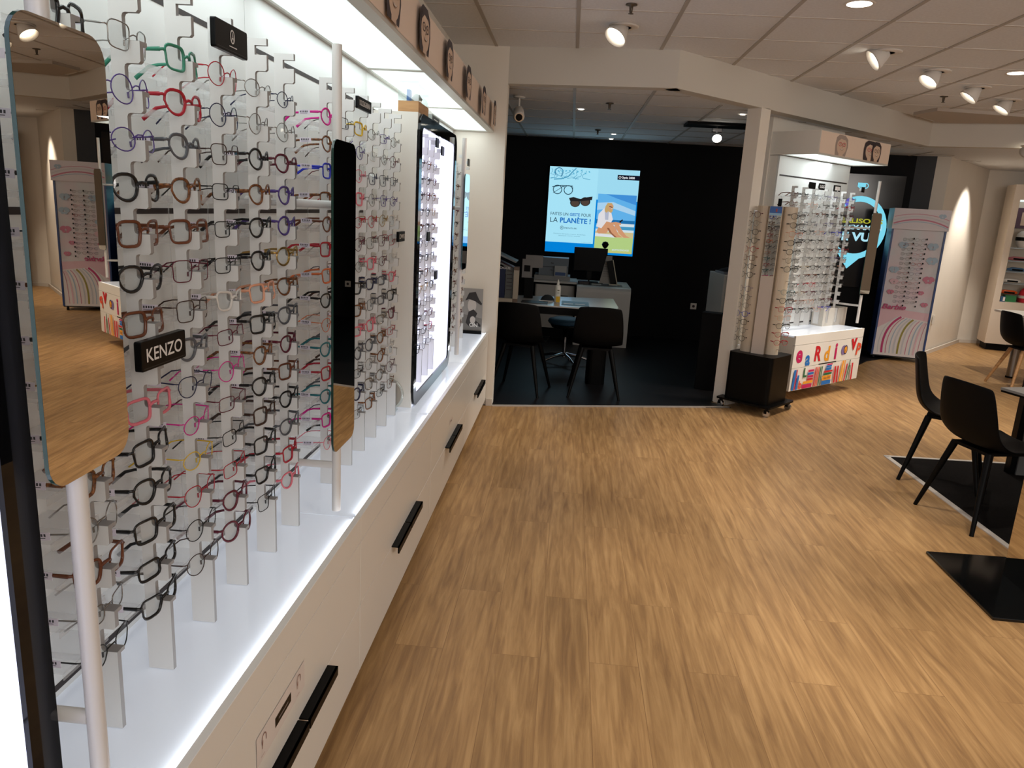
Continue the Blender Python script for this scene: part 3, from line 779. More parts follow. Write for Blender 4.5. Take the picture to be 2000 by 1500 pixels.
mirror(GLF, 0.298, 2.160, 0.215, 0.860, 1.756, 0.0, 'tall narrow mirror in the middle of the wall display')
mirror(GLF, 0.298, 4.69, 0.205, 1.21, 1.785, 0.0, 'small mirror on the far pole beyond the lit housing')

# ---- lit white housings (module at the left edge and the fourth module)
def housing(fr, y0, y1, zb, zt, label, nr, ys):
    t = thing('lit_display_housing', label, 'display housing', fr @ Matrix.Translation((0, y0, zb)), 'white lit display housings')
    xf = 0.232; wr = 0.058
    b = MB(fr).m(WHITE)
    b.box(0.001, y0, zb, xf-0.012, y0+0.02, zt); b.box(0.001, y1-0.02, zb, xf-0.012, y1, zt)
    b.box(0.001, y0+0.0201, zt-0.02, xf-0.012, y1-0.0201, zt)
    b.build('shell', t)
    Mx = Matrix(((0, 0, 1, 0), (1, 0, 0, 0), (0, 1, 0, 0), (0, 0, 0, 1)))
    # rim frame with rounded corners
    cy, cz = (y0+y1)/2, (zb+zt)/2
    po = rrect(cy, cz, y1-y0, zt-zb, 0.075, 8); pi_ = rrect(cy, cz, y1-y0-2*wr, zt-zb-2*wr, 0.04, 8)
    n = len(po); rb = MB(fr).m(DKCHR)
    vs = [(xf, p[0], p[1]) for p in po]+[(xf, p[0], p[1]) for p in pi_]+[(xf-0.014, p[0], p[1]) for p in po]+[(xf-0.008, p[0], p[1]) for p in pi_]
    fs = []
    for i in range(n):
        j = (i+1) % n; fs += [(i, j, n+j, n+i), (2*n+i, 2*n+j, j, i), (n+i, n+j, 3*n+j, 3*n+i)]
    rb.add(vs, fs, False); rb.build('rim', t, label='polished dark rim with rounded corners')
    # white front web between rounded rim corners and shell
    MB(fr).m(LITIN).box(0.001, y0+0.021, zb+0.02, 0.004, y1-0.021, zt-0.021).build('lit_back', t)
    lb = MB(fr).m(LITIN); lb.box(0.005, y1-0.024, zb+0.01, xf-0.015, y1-0.0205, zt-0.021); lb.box(0.005, y0+0.0205, zb+0.01, xf-0.015, y0+0.024, zt-0.021)
    lb.box(0.005, y0+0.025, zt-0.026, xf-0.015, y1-0.025, zt-0.0205); lb.box(0.005, y0+0.022, zb+0.001, xf-0.016, y1-0.022, zb+0.012)
    lb.build('lit_lining', t, label='glowing inner lining')
    for i, y in enumerate(ys):
        # rail board as part of this housing's own rails
        rail(fr, y, zt-0.05, zb+0.012, 0.118, nr, 1.80, 0.0831, 'white notched rail inside the lit housing, %s from its near side' % ORD[i], 'display rails in the lit housing', rests=False)
    return t
housing(GLF, 3.53, 4.64, 0.606, 2.0, 'tall white lit housing with dark rim in the middle of the wall', 13, [3.66, 3.85, 4.03, 4.21, 4.39])
housing(GLF, -0.28, 0.925, 0.606, 2.0, 'white lit housing with dark rim cut by the left edge', 2, [])
frs = []
for k, y in enumerate([3.66, 3.85, 4.03, 4.21, 4.39]):
    for r in range(13):
        c = rr.choice(['black', 'black', 'grey', 'dark_brown', 'black', 'silver', 'tortoise', 'burgundy', 'orange' if r < 4 else 'black', 'gold'])
        if (k, r) == (4, 11): c = 'red'
        frs.append((GLF @ Matrix.Translation((0.158, y+0.012, 1.80-0.0831*r+0.0052)) @ Matrix.Rotation(math.radians(-90+rr.uniform(-5, 5)), 4, 'Z'), rr.choice(['square', 'panto', 'rect', 'round', 'oval']), c))
# last module, beyond the housing
for k, y in enumerate((5.05, 5.24, 5.43, 5.62)):
    rail(GLF, y, 1.87, 0.606, 0.123, 14, 1.80, RP, 'white notched rail in the last module, %s from the far pillar' % ORD[3-k], 'display rails in the last module', rests=False)
    for r in range(14):
        frs.append((GLF @ Matrix.Translation((0.163, y+0.012, 1.80-RP*r+0.0052)) @ Matrix.Rotation(math.radians(-90+rr.uniform(-5, 5)), 4, 'Z'), rr.choice(['square', 'panto', 'rect', 'round', 'oval']), rr.choice(['black', 'brown', 'silver', 'burgundy', 'tortoise'])))
stuff_glasses('far_wall_eyeglasses', frs, 'many small eyeglasses in the lit housing and the last wall module')
for (y, z, s_) in ((4.21, 1.90, 'IC'), (4.39, 1.87, 'IC'), (4.03, 1.40, 'B'), (4.3, 1.17, 'B'), (3.75, 1.0, 'B')):
    sign(GLF, 0.178, y, z, 0.075, 0.05, '', 'tiny dark brand plate inside the lit housing at height %.1f m' % z, 0.008, rim=False)
for (y, z) in ((5.24, 1.90), (5.5, 1.875)):
    sign(GLF, 0.178, y, z, 0.08, 0.05, '', 'tiny pale and black plate on the last rails near %s' % ('the pole' if y < 5.4 else 'the pillar'), 0.008, rim=False)
# objects on top of the lit housing
t = thing('acrylic_case', 'clear acrylic case with wooden base and small blue item on the lit housing', 'display case', frame(-0.84, 3.70, 2.0))
b = MB().m(WOODL).box(-0.83, 3.56, 2.0, -0.735, 3.80, 2.05); b.build('wooden_base', t)
b = MB().m(ACRG).box(-0.83, 3.56, 2.0505, -0.735, 3.80, 2.135); b.build('cover', t, label='clear acrylic cover')
MB().m(mat('item_blue', (40, 100, 170), 0.4)).box(-0.80, 3.60, 2.052, -0.785, 3.64, 2.105).m(mat('item_grey', (120, 118, 112), 0.5)).lathe(-0.78, 3.73, [(0.0, 2.052), (0.02, 2.055), (0.028, 2.08), (0.014, 2.1), (0, 2.105)], 12).build('exhibit', t)
t = thing('grey_box', 'small grey carton with dark label on the lit housing', 'box', frame(-0.84, 4.05, 2.0))
MB().m(mat('carton_grey', (120, 122, 118), 0.5)).box(-0.86, 4.03, 2.0, -0.76, 4.25, 2.05).build('carton', t)
p = Print((-0.7595, 4.03, 2.0), (0, 1, 0), (0, 0, 1)); p.rect(mat('label_dark', (60, 62, 60), 0.5), 0.02, 0.006, 0.2, 0.044); p.stroke(TXTW, [(0.05, 0.03), (0.17, 0.03)], 0.004); p.build('label', t)
o = MB().m(WHITE).box(-0.87, 4.06, 2.0505, -0.79, 4.18, 2.08).build('white_box', bevel=0.002); tag(o, 'small white carton lying on the grey carton', 'box')
# round countertop mirror
t = thing('round_mirror', 'round clear-rimmed countertop mirror beside the lit housing', 'mirror', frame(-0.83, 3.44, 0.605))
cx, cy, cz, R0 = -0.835, 3.46, 0.688, 0.078
b = MB().m(ACRG)
b.tube([(cx+R0*math.cos(2*PI*k/40), cy, cz+R0*math.sin(2*PI*k/40)) for k in range(40)], 0.006, 8, closed=True); b.box(cx-0.05, cy-0.03, 0.605, cx+0.05, cy+0.03, 0.610); b.build('clear_rim', t)
b = MB().m(MIRROR); b.add([(cx+(R0-0.006)*math.cos(-2*PI*k/40), cy-0.004, cz+(R0-0.006)*math.sin(-2*PI*k/40)) for k in range(40)], [tuple(range(40))]); b.build('glass', t)
MB().m(WHITE).tube([(cx, cy-0.003, cz), (cx, cy+0.004, cz)], R0-0.006, 32).build('back', t)
# black and white poster on the last unit
t = thing('counter_poster', 'black and white poster of a man in a hat at the counter end', 'poster', frame(-0.73, 5.87, 0.605))
MB().m(BLACKP).box(-0.82, 5.84, 0.606, -0.655, 5.87, 0.63).build('foot', t)
MB().m(mat('poster_grey', (150, 146, 142), 0.5)).box(-0.815, 5.862, 0.63, -0.655, 5.868, 0.965).build('board', t)
p = Print((-0.815, 5.861, 0.63), (1, 0, 0), (0, 0, 1)); g1 = mat('poster_dark', (44, 40, 40), 0.6); g2 = mat('poster_pale', (196, 188, 182), 0.6)
p.poly(mat('poster_mid', (120, 116, 112), 0.6), [(0, 0), (.16, 0), (.16, .10), (0, .13)])
p.ell(g2, .075, .20, .035, .055, 16); p.poly(g1, [(0.02, .235), (.05, .30), (.10, .31), (.13, .25), (.155, .22), (.15, .205), (.10, .235), (.05, .25)])
p.poly(g1, [(.03, .06), (.05, .15), (.09, .17), (.12, .14), (.10, .09), (.15, .05), (.15, .03), (.09, .06), (.06, .03)])
p.ell(g2, .085, .085, .022, .03, 12); p.text(TXTW, 'ON', .06, .03, .03, bold=.02)
p.build('picture', t)


# ================================================================== CHILDREN'S DISPLAY (oblique wall)
KN = (math.cos(math.radians(-46.3)), math.sin(math.radians(-46.3)))
KD = 0.40
KF = frame(2.069-KN[0]*KD, 6.751-KN[1]*KD, 0, -46.3)
KW = 1.275
wall_panel(KF, 0.0, KW, 2.185, 0.625, "white back panel of the children's eyeglasses display", [2.02, 1.60, 0.66])
MB(KF).m(WHITE).box(-0.10, 0.0, 0.1, -0.0195, KW, 2.186).build('trim_10', kind='structure', label="white backing column of the children's display")
ku = base_unit(KF, 0.0, KW, 0.625, 0.118, KD, 'hanging white drawer unit decorated with coloured letters and books', None, handles=False, toe=False)
canopy(KF, 0.0, KW, 2.19, 2.385, 0.335, 0.360, [], [(0.36, 3, 0.27, REDP), (0.88, 4, 0.30, REDP), (0.99, 5, 0.22, INK)], "lit canopy over the children's display with printed faces", 'light_canopy', -0.10)
a_ = KF @ Vector((0.13, KW/2, 2.18)); 
area('canopy_panel_light', a_, (a_.x, a_.y, 0), 4.0, 0.22, 1.15, (0.90, 0.98, 1.0))
LET = dict(mag=mat('letter_magenta', (196, 20, 92), 0.5), blue=mat('letter_blue', (24, 110, 190), 0.5), red=mat('letter_red', (200, 26, 40), 0.5), org=mat('letter_orange', (236, 160, 40), 0.5),
           lil=mat('letter_lilac', (130, 112, 160), 0.5), nvy=mat('letter_navy', (52, 40, 84), 0.5), grn=mat('letter_green', (24, 100, 60), 0.5), cor=mat('letter_coral', (226, 84, 54), 0.5), wht=mat('letter_white', (250, 240, 225), 0.5))
p = Print((KD+0.0012, 0, 0), (0, 1, 0), (0, 0, 1), KF)
def lt(c, ch, u, v, h, rot=0.0, bold=0.035): p.text(LET[c], ch, u, v, h, bold=bold, rot=rot)
lt('mag', 'e', .05, .385, .155); lt('blue', 'a', .215, .345, .13); lt('red', 'R', .37, .375, .135, -.05); lt('org', 'd', .55, .36, .135); lt('mag', 'i', .74, .365, .155)
p.ell(LET['lil'], .905, .435, .042, .048); p.ell(LET['nvy'], .945, .437, .038, .046); p.ell(LET['org'], .945, .437, .026, .033)
p.text(LET['nvy'], 'o', .925, .418, .03)
lt('red', 'v', 1.04, .43, .155, .05); lt('cor', 'P', 1.16, .375, .115, -.15)
def bk(c, u0, v0, w, h, lean=0.0): p.poly(LET[c], [(u0, v0), (u0+w, v0), (u0+w+lean, v0+h), (u0+lean, v0+h)])
bk('blue', .03, .125, .035, .19, .015); bk('mag', .075, .125, .016, .19, .012); bk('blue', .10, .125, .03, .135, .012)
lt('grn', 'L', .21, .235, .085); lt('cor', 'b', .15, .13, .075)
for i, (c, w, h, u) in enumerate((('mag', .17, .035, .21), ('org', .17, .025, .22))): bk(c, u, .125+i*.042, w, h)
for i, c in enumerate(('red', 'mag', 'blue', 'mag')): bk(c, .285, .195+i*.027, .10, .02)
for i, c in enumerate(('red', 'cor', 'cor', 'grn', 'grn')): bk(c, .40+i*.028, .125, .016, .185, .01)
bk('blue', .55, .125, .17, .038); bk('org', .555, .168, .16, .045); bk('grn', .57, .218, .15, .02); bk('red', .57, .242, .16, .018); bk('blue', .60, .264, .10, .025); bk('blue', .60, .292, .10, .018); bk('mag', .61, .312, .10, .014)
p.text(LET['nvy'], 'Optic 2000', .575, .181, .018, width=.12)
bk('red', .77, .125, .03, .165, -.012); bk('red', .82, .125, .03, .165, -.012); bk('org', .88, .125, .03, .21, .02); bk('org', .92, .125, .02, .21, .02); bk('red', .965, .125, .022, .17, .02); bk('grn', 1.01, .125, .018, .205, .03); bk('grn', 1.05, .125, .012, .15, .0); bk('red', 1.10, .125, .028, .17, -.01)
# keep the stickers clear of the seam between the two drawers
p.build('letter_stickers', ku, label='coloured letters and drawn books')
MB(KF).m(BLACKM).box(KD-0.02, 0.47, 0.327, KD+0.0012, 0.80, 0.337).build('grip_recess', ku, label='dark finger grip slot between the drawers')
MB(KF).m(WHITE).box(-0.019, 0.0, 0.118, -0.0005, KW, 0.624).build('mounting_board', ku)
KR = ['first', 'second', 'third', 'fourth', 'fifth', 'sixth', 'seventh']
colk = ['black', 'black', 'black', 'dark_brown', 'dark_blue', 'black', 'burgundy', 'silver', 'red', 'grey', 'blue', 'dark_brown', 'clear', 'peach', 'black', 'silver', 'purple', 'brown', 'grey']
rk = random.Random(11)
for k in range(7):
    y = 0.095+0.176*k
    rail(KF, y, 1.93, 0.66, 0.10, 14, 1.86, 0.0815, "white notched rail of the children's display, %s from its left side" % KR[k], "display rails of the children's display", rests=(k < 7))
    for r in range(14):
        c = rk.choice(colk) if k > 2 else rk.choice(['clear', 'silver', 'peach', 'grey', 'black', 'beige', 'black', 'brown', 'dark_brown'])
        kd = rk.choice(['square', 'panto', 'rect', 'round', 'oval'])
        fr = KF @ Matrix.Translation((0.143, y+0.012, 1.8652-0.0815*r)) @ Matrix.Rotation(math.radians(-90+rk.uniform(-5, 5)), 4, 'Z')
        if k == 6 and r > 10: continue
        put_small(fr, kd, c, "small %s %s eyeglasses, %s row, %s rail of the children's display" % (c.replace('_', ' '), 'rectangular' if kd == 'rect' else SHN[kd], ORD[r], KR[k]), "eyeglasses on the children's display")
for (y, w, st, lb) in ((0.30, 0.105, '', 'dark brand plate without visible letters, left of three on the children\'s display'), (0.47, 0.10, 'LGG', 'black plate with pale letters, middle of three on the children\'s display'), (0.74, 0.12, 'I', 'black-rimmed plate with pale centre, right of three on the children\'s display')):
    t = sign(KF, 0.14, y, 1.92, w, 0.058, '' if st == 'I' else st, lb, 0.010, rim=False)
    if st == 'I':
        p = Print((0.151, y, 1.92), (0, 1, 0), (0, 0, 1), KF); p.rect(TXTW, .014, .012, w-.014, .046); p.stroke(REDP, [(w/2, .02), (w/2, .04)], .003); p.build('pale_field', t)
t = sign(KF, 0.16, 1.24, 1.94, 0.05, 0.05, '', "dark plate at the top right corner of the children's display", 0.010, rim=False)
t = thing('mirror_pole', "white pole with arms at the right side of the children's display", 'pole', KF @ Matrix.Translation((0.30, KW+0.03, 0.7)), 'white poles carrying the mirrors')
MB(KF).m(POLE).tube([(0.30, KW+0.03, 0.665), (0.30, KW+0.03, 2.05)], 0.0138, 14).build('tube', t)
for z in (0.84, 1.60): MB(KF).m(POLE).tube([(0.02, KW-0.02, z), (0.30, KW+0.03, z)], 0.0105, 10).build('arm', t)
mirror(KF, 0.328, KW+0.03, 0.20, 0.95, 1.75, 0.0, "rounded mirror hanging right of the children's display")

# ================================================================== MOBILE EYEWEAR TOWER
TW = frame(1.70, 6.545, 0, 0)
t = thing('eyewear_tower', 'mobile eyewear tower with black base on castors and narrow front mirror', 'display tower', TW)
BF = frame(1.715, 6.52, 0, 50)
MB(BF).m(BLACKP).rbox(-0.235, -0.255, 0.075, 0.245, 0.245, 0.09, 0.02).build('base_plate', t)
MB(BF).m(BLACKP).rbox(-0.19, -0.205, 0.09, 0.195, 0.20, 0.50, 0.035, 6).build('base_box', t)
MB(BF).m(mat('bronze_panel', (70, 52, 38), 0.4)).box(0.1955, -0.12, 0.10, 0.199, 0.12, 0.49).build('side_panel', t, label='bronze toned side panel')
for (x, y) in ((-0.20, -0.22), (0.21, -0.22), (0.21, 0.21), (-0.20, 0.21)):
    w = MB(BF).m(BLACKP).box(x-0.012, y-0.012, 0.055, x+0.012, y+0.012, 0.075).m(CHROME)
    w.tube([(x-0.014, y, 0.0275), (x+0.014, y, 0.0275)], 0.0275, 16); w.m(BLACKP).box(x-0.018, y-0.004, 0.03, x-0.014, y+0.02, 0.06)
    w.build('castor', t)
TF = frame(1.69, 6.50, 0, -23)        # local -y looks at the customer
TB = mat('tower_beige', (206, 190, 168), 0.45)
for sx in (-1, 1):
    cxx = sx*0.098
    b = MB(TF).m(TB); pts = [(cxx+0.062*math.cos(2*PI*k/28), 0.03+0.062*math.sin(2*PI*k/28)) for k in range(28)]
    b.prism(pts, 0.50, 1.735); b.build('column', t)
MB(TF).m(mat('tower_groove', (120, 106, 88), 0.5)).box(-0.06, -0.035, 0.50, 0.06, 0.06, 1.733).build('core', t)
MB(TF).m(mat('tower_front_panel', (196, 182, 170), 0.35)).box(-0.052, -0.062, 0.50, 0.052, -0.036, 1.16).build('front_panel', t)
MB(TF).m(TB).box(-0.052, -0.060, 1.16, 0.052, -0.036, 1.735).build('mirror_board', t)
b = MB(TF).m(MIRROR).box(-0.048, -0.0625, 1.165, 0.048, -0.0603, 1.66); b.build('front_mirror', t)
b = MB(TF).m(mat('print_sea_blue', (58, 100, 170), 0.4)).box(-0.048, -0.0625, 1.662, 0.048, -0.0603, 1.733); b.m(mat('print_wave', (150, 190, 220), 0.5)).box(-0.048, -0.0630, 1.662, 0.048, -0.0624, 1.68); b.m(mat('print_figure', (170, 70, 50), 0.5)).box(0.0, -0.0634, 1.69, 0.012, -0.0624, 1.715)
b.build('picture', t)
MB(TF).m(BLACKP).box(-0.01, 0.06, 1.5, 0.02, 0.075, 1.80).build('rear_upright', t)
for sx in (-1, 1):
    ax = sx*0.125+sx*0.085*math.cos(math.radians(52)); ay = 0.03-0.085*math.sin(math.radians(52))
    rx, ry = sx*0.098+sx*0.095*math.cos(math.radians(35)), 0.03-0.095*math.sin(math.radians(35))
    b = MB(TF).m(ACRG).tube([(rx, ry, 0.53), (rx, ry, 1.70)], 0.006, 8)
    b.m(CHROME)
    for z in (0.55, 1.13, 1.69): b.tube([(sx*0.098+sx*0.045, 0.03-0.03, z), (rx, ry, z)], 0.004, 6)
    b.build('hanging_rod', t)
rows_t = [1.665-0.0715*i for i in range(8)]+[1.045-0.0715*i for i in range(7)]
ctl = ['burgundy', 'dark_brown', 'black', 'black', 'red', 'brown', 'black', 'black', 'purple', 'dark_blue', 'dark_brown', 'blue', 'black', 'grey', 'black']
ctr = ['black', 'black', 'orange', 'black', 'black', 'dark_brown', 'black', 'gold', 'teal', 'black', 'red', 'peach', 'black', 'red', 'red']
for sx, cl, sd in ((-1, ctl, 'left'), (1, ctr, 'right')):
    for i, z in enumerate(rows_t):
        if i == 7 and sx == 1: continue
        rx, ry = sx*0.098+sx*0.104*math.cos(math.radians(35)), 0.03-0.104*math.sin(math.radians(35))
        yaw = (-62 if sx > 0 else -118)-90+ (12 if sx > 0 else 0)
        fr = TF @ Matrix.Translation((rx, ry, z)) @ Matrix.Rotation(math.radians(yaw), 4, 'Z') @ Matrix.Diagonal((1.0, 0.92, 1.05, 1))
        kd = rk.choice(['round', 'panto', 'square', 'panto'])
        put_small(fr, kd, cl[i], '%s %s eyeglasses, %s row down, %s column of the mobile tower' % (cl[i].replace('_', ' '), SHN[kd], ORD[i], sd), 'eyeglasses on the mobile tower')

# ================================================================== PINK BUTTERFLY STAND
BS = frame(3.89, 9.60, 0, -12)
t = thing('floor_display_stand', 'tall pink and blue display stand with butterflies by the right wall', 'display stand', BS)
bw, bh = 0.60, 1.86
BLU = mat('stand_blue', (30, 62, 120), 0.35)
MB(BS).m(BLU).box(0, 0, 0.06, 0.022, 0.32, 1.62).build('side_post', t); MB(BS).m(BLU).box(bw-0.022, 0, 0.06, bw, 0.32, 1.62).build('side_post', t)
MB(BS).m(mat('stand_dark', (30, 30, 36), 0.5)).box(0, 0.02, 0.045, bw, 0.32, 0.06).build('bottom_plate', t)
for x in (0.04, bw-0.04): MB(BS).m(BLACKP).tube([(x-0.01, 0.05, 0.022), (x+0.01, 0.05, 0.022)], 0.022, 12).build('castor', t)
PK0 = noisy(mat('stand_pale_print', (206, 210, 214), 0.4), (222, 196, 204), 3.0, 0.8)
MB(BS).m(PK0).box(0.022, 0.012, 0.06, bw-0.022, 0.30, 1.62).build('body', t)
MB(BS).m(mat('stand_header', (214, 206, 212), 0.4)).box(-0.01, -0.03, 1.615, bw+0.01, 0.32, bh).build('header', t)
pk = dict(p1=mat('print_pink_light', (222, 186, 196), 0.5), p2=mat('print_magenta', (184, 50, 110), 0.5), ol=mat('print_olive', (150, 140, 60), 0.5), gr=mat('print_pale_grey', (200, 200, 206), 0.5), bl=mat('print_pale_blue', (166, 188, 206), 0.5), wh=mat('print_white', (226, 220, 220), 0.5), bd=mat('print_pink_deep', (200, 122, 146), 0.5))
p = Print((0, 0.0115, 0), (1, 0, 0), (0, 0, 1), BS)
p.poly(pk['p1'], [(.022, .06), (bw-.022, .06), (bw-.022, .62), (.022, .66)])
p.poly(pk['wh'], [(.022, .06), (bw-.022, .06), (bw-.022, .52), (.25, .56), (.022, .40)])
def arc(c, w, x0, y0, x1, y1, x2, y2):
    pts = [((1-q)**2*x0+2*q*(1-q)*x1+q*q*x2, (1-q)**2*y0+2*q*(1-q)*y1+q*q*y2) for q in [i/14 for i in range(15)]]
    p.stroke(pk[c], pts, w)
for i, (c, w) in enumerate((('gr', .010), ('p2', .026), ('bd', .010), ('bl', .010), ('gr', .018), ('ol', .022), ('gr', .016), ('bd', .008), ('bl', .014), ('p1', .02), ('bd', .006))):
    arc(c, w, .07+.045*i, .09, .03+.05*i, .42, min(.24+.035*i, .57), .56-.006*i)
def fly(c, u, v, k, rot=0):
    p.ell(pk[c], u-.02*k, v+.012*k, .024*k, .017*k, 12, .6); p.ell(pk[c], u+.02*k, v+.012*k, .024*k, .017*k, 12, -.6)
    p.ell(pk[c], u-.013*k, v-.012*k, .014*k, .011*k, 10, -.5); p.ell(pk[c], u+.013*k, v-.012*k, .014*k, .011*k, 10, .5)
fly('bd', .50, 1.02, 1.6); fly('bd', .44, .86, 0.9); fly('bl', .50, 1.25, 1.6); fly('bl', .10, 1.12, 1.4); fly('bl', .16, 1.42, 1.4); fly('bd', .10, .85, 1.0); fly('bd', .50, .72, 1.0); fly('p1', .12, .98, 1.2); fly('bl', .48, 1.42, 1.5)
p.text(pk['p2'], 'Barbie', .035, .645, .06, width=.27, bold=.02, shear=.25)
for x in (.26, .40):
    for i in range(15): p.rect(SIGNB, x-.008, 1.50-.058*i, x+.008, 1.52-.058*i)
p.build('front_print', t, label='pink print with butterflies, curved stripes and lettering')
p = Print((0, -0.0305, 0), (1, 0, 0), (0, 0, 1), BS)
for (c, w, z0, z1, z2) in (('bd', .016, 1.68, 1.80, 1.66), ('gr', .012, 1.72, 1.83, 1.70), ('bd', .006, 1.76, 1.85, 1.74), ('bl', .008, 1.66, 1.77, 1.64)): arc(c, w, .0, z0, .3, z1, .6, z2)
fly('bl', .52, 1.78, 1.0); p.build('header_print', t)
frs = []
for i in range(14):
    frs.append((BS @ Matrix.Translation((0.33, -0.02, 1.50-0.058*i)) @ Matrix.Rotation(PI, 4, 'Z') @ Matrix.Diagonal((0.9, 0.5, 0.9, 1)), 'oval', rk.choice(['silver', 'pink', 'purple', 'silver', 'red'])))
    frs.append((BS @ Matrix.Translation((0.19, -0.02, 1.50-0.058*i)) @ Matrix.Rotation(PI-0.5, 4, 'Z') @ Matrix.Diagonal((0.9, 0.5, 0.9, 1)), 'oval', rk.choice(['silver', 'pink', 'purple', 'silver', 'grey'])))
stuff_glasses('stand_eyeglasses', frs, 'tiny children\'s eyeglasses hanging in columns on the pink butterfly stand')

# ================================================================== ROUND LOGO SCREEN ON THE BLACK WALL
t = thing('wall_screen', 'dark screen with pale blue speech bubble ring behind the children\'s display', 'screen', frame(3.65, 10.06, 1.0))
MB().m(mat('screen_glass', (10, 10, 14), 0.15)).box(3.28, 10.04, 0.85, 4.14, 10.095, 2.26).build('panel', t)
EC = mat('screen_cyan', (0, 0, 0), 0.5, emit=(124, 214, 236), es=0.75); EY = mat('screen_yellow', (0, 0, 0), 0.5, emit=(190, 190, 50), es=0.6); EK = mat('screen_black', (4, 4, 6), 0.4)
EW = mat('screen_white', (0, 0, 0), 0.5, emit=(170, 224, 240), es=0.75); EV = mat('screen_violet', (0, 0, 0), 0.5, emit=(90, 84, 190), es=0.8)
p = Print((0, 10.0395, 0), (1, 0, 0), (0, 0, 1))
p.ring(EC, 3.63, 1.60, .33, .36, .07, 40); p.poly(EC, [(3.45, 1.26), (3.74, 1.24), (3.58, 1.08)])
p.poly(EV, [(3.42, 1.92), (3.50, 1.98), (3.56, 1.93), (3.46, 1.86)])
p.text(EY, 'R\u00c9ALISONS', 3.34, 1.66, .055, width=.60, bold=.03); p.text(EW, 'UN EXAMEN', 3.34, 1.58, .055, width=.60, bold=.03); p.text(EW, 'DE VUE', 3.33, 1.44, .10, width=.58, bold=.04)
p.stroke(EC, [(3.56, 2.13), (3.66, 2.13)], .05); p.ring(EC, 3.60, 2.12, .03, .03, .012, 14); p.ring(EC, 3.66, 2.12, .03, .03, .012, 14)
p.build('picture', t)

# ================================================================== BACKLIT POSTER
def em(n_, c=(0, 0, 0), s_=0.74): return mat('lit_'+n_, (0, 0, 0), 0.6, emit=c, es=s_, spec=0.1)
t = thing('backlit_poster', 'large backlit poster with blue border about glasses and the planet', 'light box poster', frame(0.22, 10.08, 1.04))
PX0, PX1, PZ0, PZ1 = -0.328, 0.828, 1.068, 2.155
MB().m(BLACKP).box(PX0-0.012, 10.03, PZ0-0.012, PX1+0.012, 10.095, PZ1+0.012).build('box', t)
p = Print((PX0, 10.0295, PZ0), (1, 0, 0), (0, 0, 1)); PW, PH = PX1-PX0, PZ1-PZ0
cB = em('blue', (0, 130, 216)); cC = em('cyan', (152, 220, 242)); cD = em('deep', (26, 56, 74)); cT = em('text_blue', (10, 104, 190)); cL = em('leafy', (70, 150, 186))
p.rect(cB, 0, 0, PW, PH); p.rect(em('pale', (166, 226, 246)), 0, .13, .625, PH); p.rect(em('pale'[:4]+'2', (158, 218, 240)), .625, .70, PW, PH)
import itertools
rp = random.Random(5)
for i in range(9):
    x0 = .02+.055*i; y0 = PH-.01
    p.stroke(cL, [(max(.012, x0+rp.uniform(-.01, .01)*j), y0-.02*j+rp.uniform(-.008, .008)) for j in range(1, 8)], .006)
p.ring(em('loop', (40, 110, 150)), .12, PH-.07, .05, .055, .010, 20, -60, 230); p.stroke(cL, [(.06, PH-.16), (.16, PH-.15), (.24, PH-.12), (.30, PH-.05), (.34, PH-.01)], .012)
for i in range(10):
    p.ell(em('leaf', (90, 176, 210)), .06+.05*i, PH-.03-.05*rp.random(), .014, .008, 8, rp.uniform(0, 3))
# round spectacles
for cx_ in (.115, .255): p.ring(cD, cx_, .80, .055, .055, .010, 22)
p.stroke(cD, [(.045, .83), (.165, .855), (.31, .85)], .010); p.stroke(cD, [(.165, .84), (.205, .84)], .010); p.stroke(cD, [(.06, .755), (.17, .83)], .006); p.stroke(cD, [(.31, .84), (.312, .79)], .006)
# sunglasses
cS = em('shade', (36, 34, 36)); cS2 = em('shade2', (78, 64, 56))
for cx_, a in ((.355, .645), (.485, .665)):
    p.ell(cS, cx_, a, .066, .056, 20); p.ell(cS2, cx_, a-.006, .052, .044, 20)
p.poly(cS, [(.27, .70), (.33, .715), (.42, .695), (.50, .72), (.575, .735), (.57, .69), (.42, .665), (.29, .66)])
p.text(cD, 'FAITES UN', .045, .475, .038, width=.232); p.text(cT, 'GESTE', .298, .475, .038, width=.130, bold=.02); p.text(cD, 'POUR', .448, .475, .038, width=.125)
p.text(cD, 'LA', .045, .385, .062, width=.10); p.text(cT, 'PLAN\u00c8TE !', .175, .385, .062, width=.40, bold=.025)
p.ring(cD, .205, .318, .020, .022, .005, 16); p.ell(cD, .205, .318, .007, .007, 8)
p.text(cD, 'RENZLEE', .24, .308, .018, width=.16)
p.text(em('grey_text', (90, 140, 160)), 'Montures fabriqu\u00e9es \u00e0 partir de d\u00e9chets', .10, .235, .012, width=.42); p.text(em('grey_text'), 'plastiques marins recycl\u00e9s', .17, .212, .012, width=.28)
p.text(em('grey_text'), 'Voir conditions en magasin', .47, .142, .006, width=.13)
p.rect(em('navy', (16, 18, 34)), .875, PH-.125, PW, PH-.065); p.ring(em('white', (235, 240, 245)), .905, PH-.095, .013, .014, .005, 12)
p.text(em('white'), 'Optic 2000', .925, PH-.107, .024, width=.17, bold=.03)
